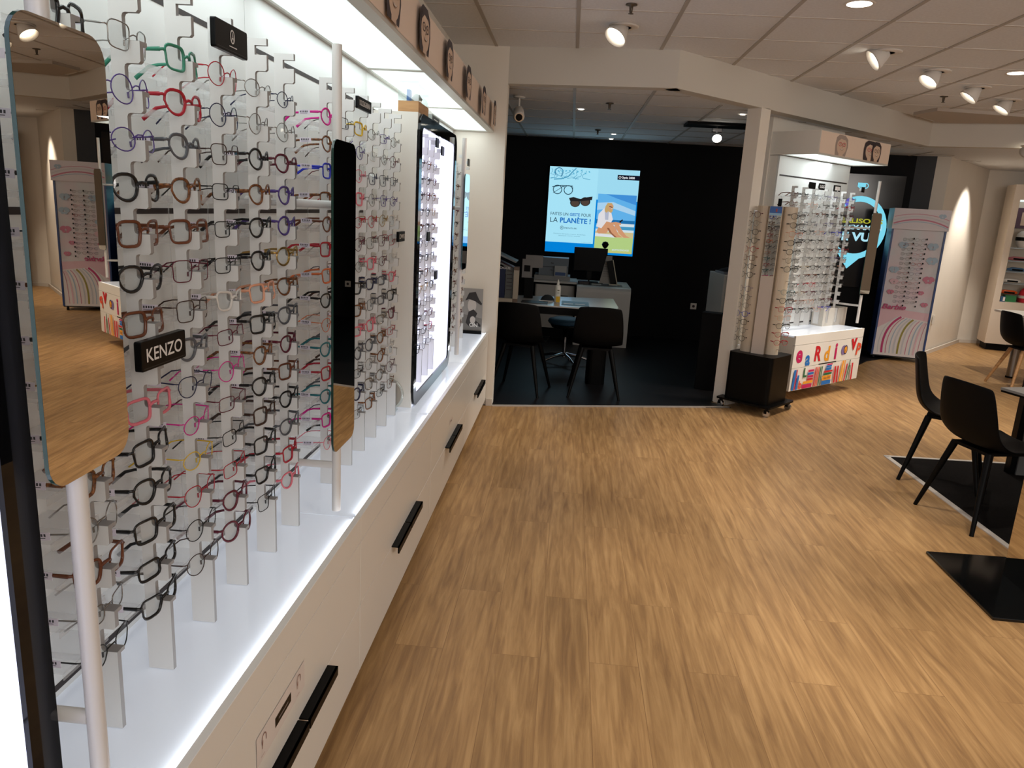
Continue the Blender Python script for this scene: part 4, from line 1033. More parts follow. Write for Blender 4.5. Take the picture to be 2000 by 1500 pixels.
# beach photograph
u0, v0, u1, v1 = .645, .03, 1.142, .775
p.rect(em('sky', (96, 176, 232)), u0, v0, u1, v1); p.poly(em('sky2', (64, 142, 214)), [(u0+.1, v1), (u1, v1), (u1, v1-.12), (u0+.25, v1-.05)])
p.poly(em('cloud', (168, 208, 236)), [(u0, .66), (u0+.2, .68), (u1, .58), (u1, .52), (u0+.2, .60), (u0, .57)])
p.rect(em('sea', (30, 110, 170)), u0, .40, u1, .455); p.rect(em('foam', (206, 222, 228)), u0+.2, .375, u1, .412); p.rect(em('sea2', (70, 150, 190)), u0+.1, .335, u1, .372); p.rect(em('foam'), u0, .30, u1, .332)
p.rect(em('sand', (176, 204, 130)), u0, v0, u1, .30); p.rect(em('sand2', (204, 188, 140)), u0, .232, u1, .302); p.poly(em('towel', (216, 222, 226)), [(u0, .235), (.90, .23), (.90, .265), (u0, .275)]); p.rect(em('sand3', (190, 196, 120)), u0, v0, u1, .06)
sk = em('skin', (206, 150, 112)); sk2 = em('skin_shade', (150, 98, 70)); hr = em('hair', (196, 162, 104)); sh = em('shirt', (222, 220, 224)); sh2 = em('shirt_shade', (176, 182, 200))
p.poly(sk, [(.66, .30), (.69, .27), (.79, .28), (.86, .40), (.80, .44), (.70, .40)])
p.poly(sk, [(.77, .37), (.84, .42), (.90, .36), (.95, .27), (1.0, .24), (.93, .235), (.86, .29), (.82, .35)]); p.poly(sk2, [(.82, .35), (.86, .29), (.93, .235), (.90, .235), (.83, .29), (.79, .35)])
p.poly(sk, [(.88, .40), (.93, .42), (.99, .33), (1.05, .26), (1.10, .24), (1.02, .235), (.96, .28), (.90, .36)])
p.poly(sh, [(.66, .40), (.67, .52), (.74, .60), (.82, .58), (.86, .46), (.84, .42), (.78, .43), (.72, .34), (.65, .36)]); p.poly(sh2, [(.74, .60), (.76, .45), (.80, .45), (.80, .58)])
p.poly(sk, [(.76, .38), (.77, .41), (.90, .43), (.97, .42), (.97, .40), (.90, .395)])
p.poly(em('phone', (24, 24, 30)), [(.945, .44), (.985, .47), (.99, .455), (.955, .42)])
p.poly(hr, [(.745, .56), (.75, .62), (.775, .665), (.83, .665), (.855, .63), (.845, .56), (.83, .54), (.79, .56), (.77, .54)])
p.ell(sk, .82, .612, .026, .038, 14, -.3); p.stroke(em('shade'), [(.80, .622), (.842, .612)], .008); p.stroke(em('foam'), [(.826, .592), (.842, .597)], .005)
p.text(em('foam'), '#OPTICENGAGE', .88, .062, .022, width=.22, bold=.02)
p.build('picture', t, label='glowing printed picture')
area('poster_glow', (0.25, 9.98, 1.6), (0.25, 6.0, 1.2), 1.6, 1.1, 1.0, (0.6, 0.85, 1.0))

# ================================================================== CHAIRS
def shell_chair(fr, legmat, label, woodlegs=False, group='black shell chairs'):
    """local +y is the direction the sitter looks, origin on the floor under the seat centre"""
    t = thing('shell_chair', label, 'chair', fr, group)
    prof = [(0.235, 0.445, 0.185), (0.215, 0.468, 0.20), (0.12, 0.462, 0.215), (0.0, 0.452, 0.225), (-0.11, 0.455, 0.228), (-0.175, 0.480, 0.225), (-0.215, 0.535, 0.222), (-0.235, 0.62, 0.217), (-0.252, 0.72, 0.205), (-0.268, 0.80, 0.188), (-0.272, 0.822, 0.170)]
    N = 12; vs = []
    for i, (y, z, hw) in enumerate(prof):
        s_ = i/(len(prof)-1)
        curl = 0.020+0.065*math.exp(-((s_-0.45)/0.16)**2)+0.03*(s_ > 0.6)*0.6
        for k in range(N+1):
            q = -1+2*k/N
            e = abs(q)**2.6
            # tangent direction decides whether the edge lifts up (seat) or forward (back)
            lift = curl*e
            up = max(0.0, 1-s_*1.9); fw = 1-up
            vs.append((q*hw, y+lift*fw*1.0, z+lift*up*1.0-(0.012*e if i == len(prof)-1 else 0)))
    fs = []
    for i in range(len(prof)-1):
        for k in range(N): a = i*(N+1)+k; fs.append((a, a+1, a+N+2, a+N+1))
    b = MB(fr).m(BLACKM); b.add(vs, fs, True)
    o = b.build('seat_shell', t)
    md = o.modifiers.new('solid', 'SOLIDIFY'); md.thickness = 0.011; md.offset = 0
    md = o.modifiers.new('sub', 'SUBSURF'); md.levels = 2; md.render_levels = 2
    fm = MB(fr).m(BLACKM).box(-0.13, -0.14, 0.425, 0.13, 0.14, 0.443); fm.build('seat_frame', t)
    for sx in (-1, 1):
        for sy in (-1, 1):
            L = MB(fr).m(legmat)
            if woodlegs: L.tube([(sx*0.10, sy*0.09, 0.435), (sx*0.235, sy*0.225, 0.0)], [0.022, 0.013], 10)
            else: L.tube([(sx*0.125, sy*0.125, 0.435), (sx*0.225, sy*0.225, 0.0)], [0.021, 0.0115], 10)
            L.build('leg', t)
    return t
# facing directions: rotation about z of local +y
shell_chair(frame(2.455, 4.225, 0, -76), BLACKP, 'black shell chair in front, back turned, standing across the white carpet edge')
shell_chair(frame(2.572, 4.915, 0, -120), BLACKP, 'black shell chair seen from its side, behind the nearest chair')
shell_chair(frame(5.00, 8.36, 0, -88), WOODL, 'black shell chair on light wooden legs at the right edge', True, 'wooden legged chair')
shell_chair(frame(-0.36, 6.56, 0, -12), BLACKP, 'black shell chair at the left of the dark room desk')
shell_chair(frame(0.30, 6.63, 0, 0), BLACKP, 'black shell chair at the right end of the dark room desk')

# ================================================================== RIGHT FOREGROUND
t = thing('consulting_desk', 'grey topped consulting desk cut by the right edge beside the chairs', 'desk', frame(3.1, 4.7, 0))
MB().m(mat('desk_top_grey', (150, 148, 146), 0.3)).prism([(2.565, 4.446), (2.72, 4.497), (3.3, 5.26), (4.1, 4.9), (3.7, 3.1), (2.93, 3.2)], 0.728, 0.742).build('tabletop', t)
MB().m(BLACKP).prism([(2.568, 4.444), (2.72, 4.494), (3.3, 5.255), (4.1, 4.898), (3.7, 3.103), (2.932, 3.203)], 0.716, 0.7275).build('top_edge', t, label='black underside edge')
MB().m(BLACKP).box(3.13, 5.13, 0.005, 3.17, 5.19, 0.716).build('leg', t); MB().m(mat('grey_post', (112, 112, 110), 0.4)).box(3.172, 5.12, 0.005, 3.23, 5.17, 0.716).build('leg', t, label='grey flat post')
MB().m(BLACKP).box(3.6, 3.4, 0.0, 3.66, 3.46, 0.716).build('leg', t)
t = thing('mirror_stand', 'upright mirror panel on a black floor plate at the lower right corner', 'mirror stand', frame(2.3, 3.4, 0))
MB().m(mat('black_gloss_plate', (12, 13, 14), 0.12)).prism([(1.926, 3.674), (1.916, 3.03), (2.75, 3.02), (2.75, 3.70)], 0.0, 0.014).build('floor_plate', t, bevel=0.002)
b = MB().m(BLACKM).box(2.2015, 3.0, 0.0145, 2.24, 3.479, 1.9); b.build('post', t)
b = MB().m(MIRROR).box(2.197, 3.0, 0.0145, 2.2013, 3.479, 1.9); b.build('mirror_panel', t)
# far right table and shelf unit
t = thing('side_table', 'table on a brushed metal post at the right edge', 'table', frame(5.2, 8.9, 0))
MB().m(WHITE).box(5.16, 8.70, 0.715, 6.3, 9.4, 0.74).build('tabletop', t, bevel=0.003)
MB().m(STEEL).tube([(5.22, 8.92, 0.0), (5.22, 8.92, 0.715)], 0.045, 20).build('leg', t); MB().m(BLACKM).tube([(5.22, 8.92, 0.0), (5.22, 8.92, 0.02)], 0.049, 20).build('foot_ring', t)
MB().m(STEEL).tube([(6.2, 9.2, 0.0), (6.2, 9.2, 0.715)], 0.045, 16).build('leg', t)
UF = frame(6.02, 11.05, 0, -14)
t = thing('shelf_unit', 'tall white shelf unit with glass shelves at the right edge', 'shelf unit', UF)
b = MB(UF).m(mat('unit_cream', (214, 200, 184), 0.5)); b.box(0, 0, 0.10, 0.08, 0.42, 2.30); b.box(0.08, 0.0, 2.10, 1.5, 0.42, 2.30); b.box(0.08, 0.38, 0.10, 1.5, 0.42, 2.10); b.box(0.08, 0.0, 0.10, 1.5, 0.38, 0.70); b.box(1.5, 0, 0.10, 1.56, 0.42, 2.3)
b.build('carcass', t)
MB(UF).m(BLACKM).box(0.04, 0.06, 0, 1.5, 0.38, 0.10).build('plinth', t)
MB(UF).m(LEDP).box(0.085, 0.04, 2.085, 1.49, 0.36, 2.099).build('light_panel', t)
for z in (1.45, 1.27, 1.12, 0.96, 0.80): MB(UF).m(ACRG).box(0.081, 0.03, z-0.008, 1.499, 0.379, z).build('glass_shelf', t)
o = MB(UF).m(mat('poster_plum', (84, 52, 72), 0.5)).box(0.16, 0.30, 1.72, 0.5, 0.36, 2.0).m(SKINP).box(0.22, 0.298, 1.76, 0.40, 0.2995, 1.94).build('framed_poster'); tag(o, 'dark plum picture panel at the top of the shelf unit', 'picture')
def sunnies(x, z, c, lb, h=0.06):
    tt = thing('case', lb, 'eyewear', UF @ Matrix.Translation((x, 0.15, z)))
    MB(UF).m(c).tube([(x, 0.14, z+h/2), (x+0.05, 0.12, z+h*.6), (x+0.16, 0.12, z+h*.55), (x+0.22, 0.15, z+h*.45)], [h*.28, h*.48, h*.48, h*.3], 10, flat=(0.8, 1)).build('shell', tt, bevel=0)
    MB(UF).m(BLACKP).tube([(x+0.05, 0.095, z+h*.5), (x+0.18, 0.095, z+h*.45)], h*.2, 8).build('front_band', tt)
sunnies(0.12, 1.27, mat('pink_cloth', (196, 120, 130), 0.6), 'pink and dark eyewear on the upper glass shelf')
sunnies(0.13, 1.12, mat('blue_case', (70, 110, 150), 0.5), 'pale blue case on the second glass shelf')
sunnies(0.10, 0.96, mat('white_case', (226, 222, 216), 0.4), 'white and black goggles on the third glass shelf')
sunnies(0.06+.03, 0.80, mat('orange_case', (216, 84, 22), 0.4), 'orange case on the lowest glass shelf')
o = MB(UF).m(mat('helmet_white', (222, 218, 216), 0.3)).lathe(0.28, 0.18, [(0, 1.69), (0.06, 1.68), (0.10, 1.64), (0.11, 1.57), (0.09, 1.49), (0.06, 1.451)], 20).m(BLACKP).lathe(0.28, 0.18, [(0.111, 1.60), (0.1125, 1.57), (0.108, 1.55)], 20).build('mannequin_head'); tag(o, 'white rounded head form with dark band on the top glass shelf', 'head form')
o = MB(UF).m(mat('green_box', (40, 130, 70), 0.5)).box(0.16, 0.08, 0.70, 0.30, 0.2, 0.79).build('green_carton'); tag(o, 'green carton at the foot of the open shelves', 'box')
o = MB(UF).m(mat('blue_box', (44, 82, 120), 0.5)).box(0.02+.07, 0.01, 0.70, 0.16-.01, 0.07, 0.775).m(TXTW).box(0.12, 0.008, 0.71, 0.145, 0.0098, 0.765).build('blue_carton'); tag(o, 'blue and white carton on the unit base by the orange case', 'box')
o = MB(UF).m(mat('red_cloth', (200, 30, 50), 0.7)).lathe(0.46, 0.18, [(0, 0.93), (0.05, 0.92), (0.10, 0.86), (0.12, 0.78), (0.11, 0.701)], 16).m(mat('cream_spots', (226, 214, 204), 0.6)).lathe(0.46, 0.18, [(0.121, 0.80), (0.124, 0.78), (0.121, 0.76)], 16).build('red_bag'); tag(o, 'red pouch with pale band on the unit base', 'bag')

# ================================================================== DARK ROOM FURNITURE
DT = mat('desk_white_top', (206, 206, 204), 0.22)
t = thing('curved_desk', 'desk with white top and rounded corner in front of the dark room', 'desk', frame(-0.1, 7.3, 0))
def slab(pts, z0, z1, m_): return MB().m(m_).prism(pts, z0, z1)
dp = [(-0.95, 6.905), (0.33, 6.875), (0.43, 6.90), (0.485, 6.97), (0.50, 7.06), (0.49, 7.80), (-0.95, 7.45)]
slab(dp, 0.728, 0.742, DT).build('tabletop', t, bevel=0.003)
slab([(-0.95, 6.91), (0.32, 6.885), (0.42, 6.91), (0.47, 6.98), (0.48, 7.06), (0.47, 7.79), (-0.95, 7.44)], 0.66, 0.7275, BLACKP).build('apron', t, label='black apron below the top')
MB().m(BLACKP).rbox(0.24, 6.97, 0.004, 0.42, 7.25, 0.66, 0.05).build('leg', t); MB().m(BLACKP).rbox(-0.90, 6.97, 0.004, -0.72, 7.25, 0.66, 0.05).build('leg', t)
t = thing('reception_counter', 'white waterfall counter behind the desk with rounded front edge', 'counter', frame(0.4, 9.2, 0))
cm = mat('counter_white', (196, 194, 188), 0.4)
b = MB().m(cm); pr = [(9.10, 0.004), (9.10, 0.66), (9.108, 0.695), (9.13, 0.72), (9.165, 0.73), (9.95, 0.73), (9.95, 0.69), (9.165, 0.69), (9.145, 0.66), (9.14, 0.004)]
vs = [(0.62, a, z) for a, z in pr]+[(0.775, a, z) for a, z in pr]; n = len(pr)
b.add(vs, [tuple(range(n)), tuple(range(n, 2*n))[::-1]]+[(i, n+i, n+(i+1) % n, (i+1) % n) for i in range(n)], False)
b.build('end_panel', t)
b = MB().m(cm); vs = [(0.12, a, z) for a, z in pr]+[(0.62, a, z) for a, z in pr]
b.add(vs, [tuple(range(n)), tuple(range(n, 2*n))[::-1]]+[(i, n+i, n+(i+1) % n, (i+1) % n) for i in range(n)], False); b.build('front_panel', t)
o = MB().m(mat('desk_pad_grey', (80, 88, 92), 0.5)).box(0.20, 9.25, 0.731, 0.68, 9.50, 0.735).m(mat('pad_white', (190, 192, 190), 0.5)).box(0.52, 9.29, 0.735, 0.62, 9.46, 0.7365).build('desk_pad'); tag(o, 'grey pad lying on the white counter', 'desk pad')
t = thing('computer_monitor', 'black computer monitor seen from behind on the counter', 'monitor', frame(0.27, 9.5, 0.73))
MB().m(BLACKP).rbox(0.06, 9.55, 0.88, 0.48, 9.585, 1.17, 0.01).build('screen', t, bevel=0.004); MB().m(BLACKP).box(0.24, 9.585, 0.78, 0.30, 9.61, 1.0).build('arm', t); MB().m(BLACKP).box(0.15, 9.52, 0.731, 0.39, 9.70, 0.742).build('foot', t)
MB().m(BLACKP).box(0.26, 9.586, 0.742, 0.28, 9.60, 0.80).build('stem', t)
o = MB().m(BLACKP).lathe(0.44, 9.56, [(0, 1.26), (0.03, 1.25), (0.045, 1.22), (0.03, 1.19), (0.012, 1.172), (0, 1.171)], 16).build('webcam'); tag(o, 'round black webcam on top of the monitor', 'webcam')
t = thing('tabletop_frame', 'leaning frame with dark back and pale edge on the counter', 'frame', frame(0.58, 9.35, 0.735))
MB(frame(0.58, 9.42, 0.74, 0) @ Matrix.Rotation(math.radians(-14), 4, 'Y')).m(BLACKP).box(-0.04, 0, 0, 0.035, 0.02, 0.30).m(mat('frame_edge', (206, 196, 170), 0.4)).box(0.036, 0, 0, 0.046, 0.02, 0.30).build('panel', t)
MB().m(mat('frame_edge')).box(0.52, 9.40, 0.737, 0.66, 9.46, 0.745).build('foot', t)
t = thing('desk_calendar', 'pale standing calendar between monitor and leaning frame', 'calendar', frame(0.5, 9.52, 0.74))
b = MB().m(mat('calendar_paper', (170, 166, 158), 0.6)); b.add([(0.40, 9.50, 0.737), (0.56, 9.50, 0.737), (0.54, 9.54, 1.08), (0.47, 9.54, 1.08), (0.40, 9.53, 0.737), (0.56, 9.53, 0.737), (0.54, 9.545, 1.08), (0.47, 9.545, 1.08)], [(0, 1, 2, 3), (7, 6, 5, 4), (0, 4, 5, 1), (1, 5, 6, 2), (3, 2, 6, 7), (0, 3, 7, 4)], False); b.build('sheet', t)
b = MB().m(INK)
for i in range(7): b.box(0.44+0.002*i, 9.497, 0.83+0.03*i, 0.53, 9.4985+0.004*i*1.15+0.0015, 0.832+0.03*i)
b.build('print_lines', t)
o = MB().m(mat('paper_pale', (180, 190, 186), 0.6)).box(0.30, 9.30, 0.736, 0.42, 9.40, 0.745).m(BLACKP).box(0.28, 9.36, 0.745, 0.44, 9.375, 0.752).build('notepad_with_pen'); tag(o, 'pale notepad with a dark pen in front of the monitor', 'notepad')
o = MB().m(mat('leather_dark', (36, 24, 26), 0.5)).rbox(0.13, 9.30, 0.736, 0.28, 9.42, 0.765, 0.02).build('dark_tray'); tag(o, 'dark reddish tray at the left of the counter', 'tray')
# rear cabinet with boxes
t = thing('rear_cabinet', 'white rear cabinet with drawers behind the desk', 'cabinet', frame(-0.15, 9.6, 0))
MB().m(cm).rbox(-0.40, 9.40, 0.15, 0.10, 9.85, 0.69, 0.03).build('body', t)
MB().m(cm).box(-0.43, 9.35, 0.72, 0.12, 9.9, 0.745).build('top', t); MB().m(BLACKM).box(-0.40, 9.42, 0.69, 0.10, 9.85, 0.72).build('gap', t); MB().m(BLACKM).box(-0.36, 9.45, 0.004, 0.06, 9.8, 0.15).build('plinth', t)
for z in (0.42, 0.56): MB().m(BLACKM).box(-0.10, 9.392, z, 0.02, 9.3995, z+0.006).build('drawer_grip', t)
t = thing('archive_box', 'wide pale storage box with two drawers on the rear cabinet', 'box', frame(-0.15, 9.6, 0.745))
MB().m(mat('box_grey_blue', (120, 130, 138), 0.6)).box(-0.37, 9.50, 0.8, 0.00, 9.75, 1.02).build('body', t); MB().m(mat('printer_grey', (150, 150, 148), 0.5)).box(-0.42, 9.45, 0.746, 0.03, 9.78, 0.80).build('tray', t)
MB().m(BLACKM).box(-0.37, 9.495, 0.905, 0.0, 9.4995, 0.909).build('seam', t)
p = Print((-0.37, 9.4985, 0.8), (1, 0, 0), (0, 0, 1)); p.text(INK, 'RA', .15, .145, .018, bold=.03); p.text(INK, 'Ra', .15, .06, .016, bold=.03); p.build('lettering', t)
o = MB().m(mat('leaflet_white', (176, 178, 176), 0.5)).box(-0.17, 9.42, 0.80, -0.02, 9.43, 0.93).m(mat('leaflet_blue', (60, 90, 140), 0.5)).box(-0.16, 9.418, 0.81, -0.03, 9.4195, 0.85).build('leaflet_holder'); tag(o, 'white leaflet holder with blue picture in front of the storage box', 'leaflet holder')
# stool
t = thing('swivel_stool', 'swivel stool with blue seat and chrome star base behind the desk', 'stool', frame(0.02, 7.86, 0))
MB().m(mat('seat_blue', (58, 96, 124), 0.6)).lathe(0.02, 7.86, [(0, 0.50), (0.14, 0.50), (0.185, 0.485), (0.195, 0.46), (0.18, 0.44), (0, 0.435)], 28).build('seat', t)
MB().m(BLACKP).lathe(0.02, 7.86, [(0.0, 0.434), (0.17, 0.434), (0.15, 0.40), (0.03, 0.38), (0.03, 0.30)], 20).build('underseat', t)
MB().m(CHROME).tube([(0.02, 7.86, 0.08), (0.02, 7.86, 0.38)], 0.02, 14).build('column', t)
MB().m(mat('lever_dark', (30, 30, 30), 0.4)).tube([(0.02, 7.86, 0.37), (0.18, 7.78, 0.375)], 0.006, 8).build('lever', t)
for k in range(5):
    a = 2*PI*k/5+2.6; L = MB().m(CHROME).tube([(0.02, 7.86, 0.115), (0.02+0.15*math.cos(a), 7.86+0.15*math.sin(a), 0.095), (0.02+0.27*math.cos(a), 7.86+0.27*math.sin(a), 0.06)], [0.02, 0.016, 0.012], 8); L.build('foot_arm', t)
    MB().m(BLACKP).tube([(0.02+0.26*math.cos(a)-0.01, 7.86+0.26*math.sin(a), 0.026), (0.02+0.26*math.cos(a)+0.012, 7.86+0.26*math.sin(a), 0.026)], 0.022, 10).build('castor', t)
# things on the front desk
t = thing('spray_bottle', 'white bottle with nozzle and yellow lower half on the desk', 'bottle', frame(-0.085, 7.15, 0.742))
MB().m(mat('bottle_white', (226, 224, 214), 0.35)).lathe(-0.085, 7.15, [(0, 0.743), (0.027, 0.743), (0.03, 0.75), (0.03, 0.76), (0.03, 0.89), (0.029, 0.897), (0.024, 0.908), (0.0125, 0.914)], 20).build('body', t)
MB().m(mat('bottle_white')).lathe(-0.085, 7.15, [(0.0125, 0.914), (0.0125, 0.935), (0.008, 0.94), (0.006, 0.962), (0, 0.964)], 14).build('nozzle', t)
p = Print((-0.108, 7.1185, 0.743), (1, 0, 0), (0, 0, 1)); p.rect(mat('label_yellow', (230, 180, 20), 0.5), .012, .006, .048, .062); p.stroke(mat('label_ink', (90, 86, 60), .6), [(.02, .12), (.04, .12)], .008); p.stroke(mat('label_ink'), [(.02, .095), (.04, .095)], .004); p.build('label', t)
o = MB().m(mat('pad_blue', (92, 130, 150), 0.5)).box(-0.04, 7.0, 0.7425, 0.22, 7.3, 0.747).m(TXTW).box(-0.02, 7.06, 0.747, 0.07, 7.11, 0.748).box(0.09, 7.06, 0.747, 0.18, 7.11, 0.748).build('desk_mat'); tag(o, 'pale blue mat with two white cards on the desk', 'desk mat')
o = MB().m(mat('pad_dark', (44, 42, 40), 0.5)).box(-0.42, 6.96, 0.7425, -0.17, 7.16, 0.747).build('writing_pad'); tag(o, 'dark writing pad left of the bottle', 'writing pad')
o = MB().m(mat('cloth_dark', (52, 56, 60), 0.8)).lathe(-0.18, 7.27, [(0, 0.80), (0.03, 0.795), (0.055, 0.775), (0.07, 0.7435)], 12).m(TXTW).box(-0.26, 7.19, 0.7425, -0.12, 7.22, 0.75).build('cloth_heap'); tag(o, 'small heap of dark cloths behind the bottle', 'cloth')
t = thing('brochure_display', 'beige framed display box with dark blue panel at the left of the desk', 'display box', frame(-0.55, 6.98, 0.742))
be = mat('frame_beige', (182, 170, 152), 0.5); br_ = mat('frame_brown', (112, 92, 78), 0.5)
MB().m(be).box(-0.80, 6.95, 0.7425, -0.50, 7.05, 0.775).box(-0.50, 6.95, 0.775, -0.455, 7.05, 1.04).build('frame', t)
MB().m(br_).box(-0.50, 6.948, 0.7425, -0.455, 7.052, 0.775).box(-0.50, 6.948, 1.04, -0.455, 7.052, 1.07).build('corner', t)
MB().m(mat('panel_navy', (16, 28, 66), 0.5)).box(-0.66, 6.97, 0.776, -0.58, 7.0, 1.06).m(mat('panel_grey', (96, 98, 96), 0.6)).box(-0.575, 6.97, 0.776, -0.505, 7.0, 1.06).build('panel', t)
p = Print((-0.66, 6.9685, 0.99), (1, 0, 0), (0, 0, 1)); p.text(TXTW, 'VOGUE', .0, .055, .02, width=.125, bold=.02)
for i in range(6): p.stroke(INK, [(.095, .04-.035*i), (.145, .04-.035*i)], .006)
p.build('lettering', t)
t = thing('tablet_stand', 'grey leaflet holder leaning behind the framed display box', 'leaflet holder', frame(-0.43, 7.3, 0.742))
MB(frame(-0.45, 7.35, 0.744, 0)).m(mat('leaflet_grey', (120, 118, 116), 0.6)).box(0.0, 0, 0.20, 0.10, 0.01, 0.38).box(0.03, 0.012, 0.30, 0.20, 0.022, 0.42, Matrix.Rotation(0.0, 4, 'Y')).m(BLACKM).box(0.02, -0.001, 0.26, 0.08, -0.0002, 0.32).m(BLACKM).box(0.03, 0, 0.0, 0.12, 0.05, 0.20).build('holder', t)
for i, (z, c) in enumerate(((1.20, (110, 116, 118)), (1.12, (120, 30, 34)), (1.05, (70, 90, 110)))):
    o = MB(frame(-0.86, 7.55, z, 0) @ Matrix.Rotation(math.radians(22), 4, 'Y')).m(mat('tray_%d' % i, c, 0.4)).box(0, 0, 0, 0.36, 0.30, 0.012).m(mat('tray_edge', (150, 152, 152), 0.4)).box(0, -0.006, -0.002, 0.36, 0, 0.014).build('document_tray'); tag(o, 'sloping document tray above the desk, %s' % ['topmost grey one', 'middle red one', 'lowest blue one'][i], 'tray', 'sloping document trays')
MB().m(BLACKM).box(-1.2, 7.6, 0.74, -0.88, 7.85, 1.35).build('trim_11', kind='structure', label='black upright carrying the document trays')
# right side of dark room
t = thing('drawer_cabinet', 'white drawer cabinet behind the pillar in the dark room', 'cabinet', frame(1.65, 7.75, 0))
CF = frame(1.55, 7.60, 0, 8)
MB(CF).m(cm).box(0, 0, 0.06, 0.50, 0.45, 1.075).build('carcass', t, bevel=0.004)
for i, (z0, z1) in enumerate(((0.86, 1.06), (0.66, 0.85), (0.36, 0.65), (0.08, 0.35))):
    d = MB(CF).m(cm).box(0.02, -0.014, z0, 0.49, -0.001, z1).build('drawer', t); MB(CF).m(STEEL).box(0.16, -0.022, z0+0.002, 0.34, -0.0145, z0+0.012).build('handle', d)
MB(CF).m(BLACKM).box(0.03, 0.03, 0.0, 0.47, 0.42, 0.06).build('plinth', t)
o = MB(CF @ Matrix.Rotation(math.radians(3), 4, 'Y')).m(mat('magazine', (120, 122, 132), 0.5)).box(-0.06, 0.02, 1.078, 0.30, 0.28, 1.098).build('magazine'); tag(o, 'grey magazine lying on the white drawer cabinet', 'magazine')
o = MB(CF).m(mat('cloth_navy', (12, 14, 30), 0.8)).lathe(0.12, 0.16, [(0, 1.14), (0.05, 1.135), (0.10, 1.12), (0.13, 1.103)], 12).build('folded_cloth'); tag(o, 'dark blue folded cloth on the magazine', 'cloth')
t = thing('framed_picture', 'beige framed picture standing on the drawer cabinet', 'frame', CF @ Matrix.Translation((0.3, 0.3, 1.08)))
MB(CF).m(be).box(0.24, 0.30, 1.078, 0.27, 0.33, 1.38).box(0.27, 0.30, 1.35, 0.48, 0.33, 1.38).box(0.45, 0.30, 1.078, 0.48, 0.33, 1.35).build('frame', t); MB(CF).m(mat('picture_brown', (104, 84, 66), 0.6)).box(0.27, 0.312, 1.078, 0.45, 0.325, 1.35).m(be).box(0.30, 0.308, 1.078, 0.325, 0.3118, 1.33).build('picture', t)
t = thing('black_cabinet', 'low black cabinet panel beside the threshold', 'cabinet', frame(1.45, 7.0, 0))
QF = frame(1.29, 7.12, 0, -20)
MB(QF).m(mat('cabinet_black', (4, 4, 5), 0.6, spec=0.15)).box(0, 0, 0.004, 0.25, 0.14, 0.73).build('body', t, bevel=0.004); MB(QF).m(mat('cabinet_black')).box(-0.003, -0.004, 0.7305, 0.253, 0.14, 0.745).build('top', t)
t = thing('wall_socket', 'white wall socket on the black wall', 'socket', frame(1.65, 10.1, 0.46))
b = MB().m(WHITE).rbox(1.66, 10.085, 0.42, 1.74, 10.0995, 0.50, 0.004).build('plate', t, bevel=0.002); MB().m(INK).tube([(1.70, 10.083, 0.46), (1.70, 10.0848, 0.46)], 0.018, 14).build('outlet', t)
t = thing('wall_socket', 'white socket low on the right wall beside the pink stand', 'socket', frame(4.86, 10.28, 0.42)); MB(frame(4.93, 10.376, 0.40, 51.3)).m(WHITE).box(-0.03, -0.015, 0, 0.03, -0.0, 0.12).build('plate', t, bevel=0.002)

# ================================================================== CEILING FIXTURES
def cone_spot(x, y, z, tx, ty, tz, label, lit=True):
    t = thing('ceiling_spotlight', label, 'spotlight', frame(x, y, z), 'tilted ceiling spotlights')
    MB().m(LAMPW).lathe(x, y, [(0.0, z), (0.095, z), (0.098, z-0.006), (0.088, z-0.01), (0.05, z-0.012)], 28).build('trim_ring', t)
    d = (Vector((tx, ty, tz))-Vector((x, y, z))).normalized()
    c0 = Vector((x, y, z-0.002))
    q = d.to_track_quat('Z', 'Y').to_matrix().to_4x4()
    M2 = Matrix.Translation(c0) @ q
    b = MB(M2).m(LAMPW).lathe(0, 0, [(0.012, -0.005), (0.036, 0.0), (0.072, 0.085), (0.078, 0.105), (0.072, 0.105), (0.064, 0.070)], 28); b.build('cone', t)
    b = MB(M2).m(LAMP); b.add([(0.064*math.cos(2*PI*k/28), 0.064*math.sin(2*PI*k/28), 0.072) for k in range(28)], [tuple(range(28))]); b.build('lamp', t)
    return t
LBL = ['tilted ceiling spotlight nearest to the beam fold', 'tilted ceiling spotlight, first of the right-hand row', 'tilted ceiling spotlight, second of the right-hand row', 'tilted ceiling spotlight, third of the right-hand row', 'tilted ceiling spotlight, farthest of the right-hand row']
for (a, b_, e, s_), L in zip(SPOTS, LBL): cone_spot(a[0], a[1], ZC, b_[0], b_[1], b_[2], L)
cone_spot(4.62, 8.35, ZC-0.2 if False else 2.515, 5.2, 10.9, 0.9, 'tilted ceiling spotlight beyond the beam at the right edge')
def downlight(x, y, z, r, label, e=1):
    t = thing('downlight', label, 'downlight', frame(x, y, z), 'recessed downlights')
    MB().m(LAMPW).lathe(x, y, [(r*0.86, z-0.002), (r, z-0.004), (r*1.08, z-0.001), (r*1.1, z)], 28).build('trim_ring', t)
    b = MB().m(LAMP); b.add([(x+r*.86*math.cos(-2*PI*k/28), y+r*.86*math.sin(-2*PI*k/28), z-0.002) for k in range(28)], [tuple(range(28))]); b.build('lamp', t)
downlight(1.45, 4.48, ZC, 0.075, 'round recessed downlight at the top edge of the ceiling'); downlight(3.17, 6.1, ZC, 0.075, 'round recessed downlight at the right edge of the ceiling')
for (x, y, lb) in ((0.01, 7.24, 'small round light in the dark room ceiling, left of the sprinkler'), (0.42, 9.3, 'tiny round light deep in the dark room, nearer of two'), (0.42, 9.9, 'tiny round light deep in the dark room, farther of two'), (1.43, 7.06, 'small round light beside the bright lamp of the dark room')):
    downlight(x, y, 2.512, 0.028, lb)
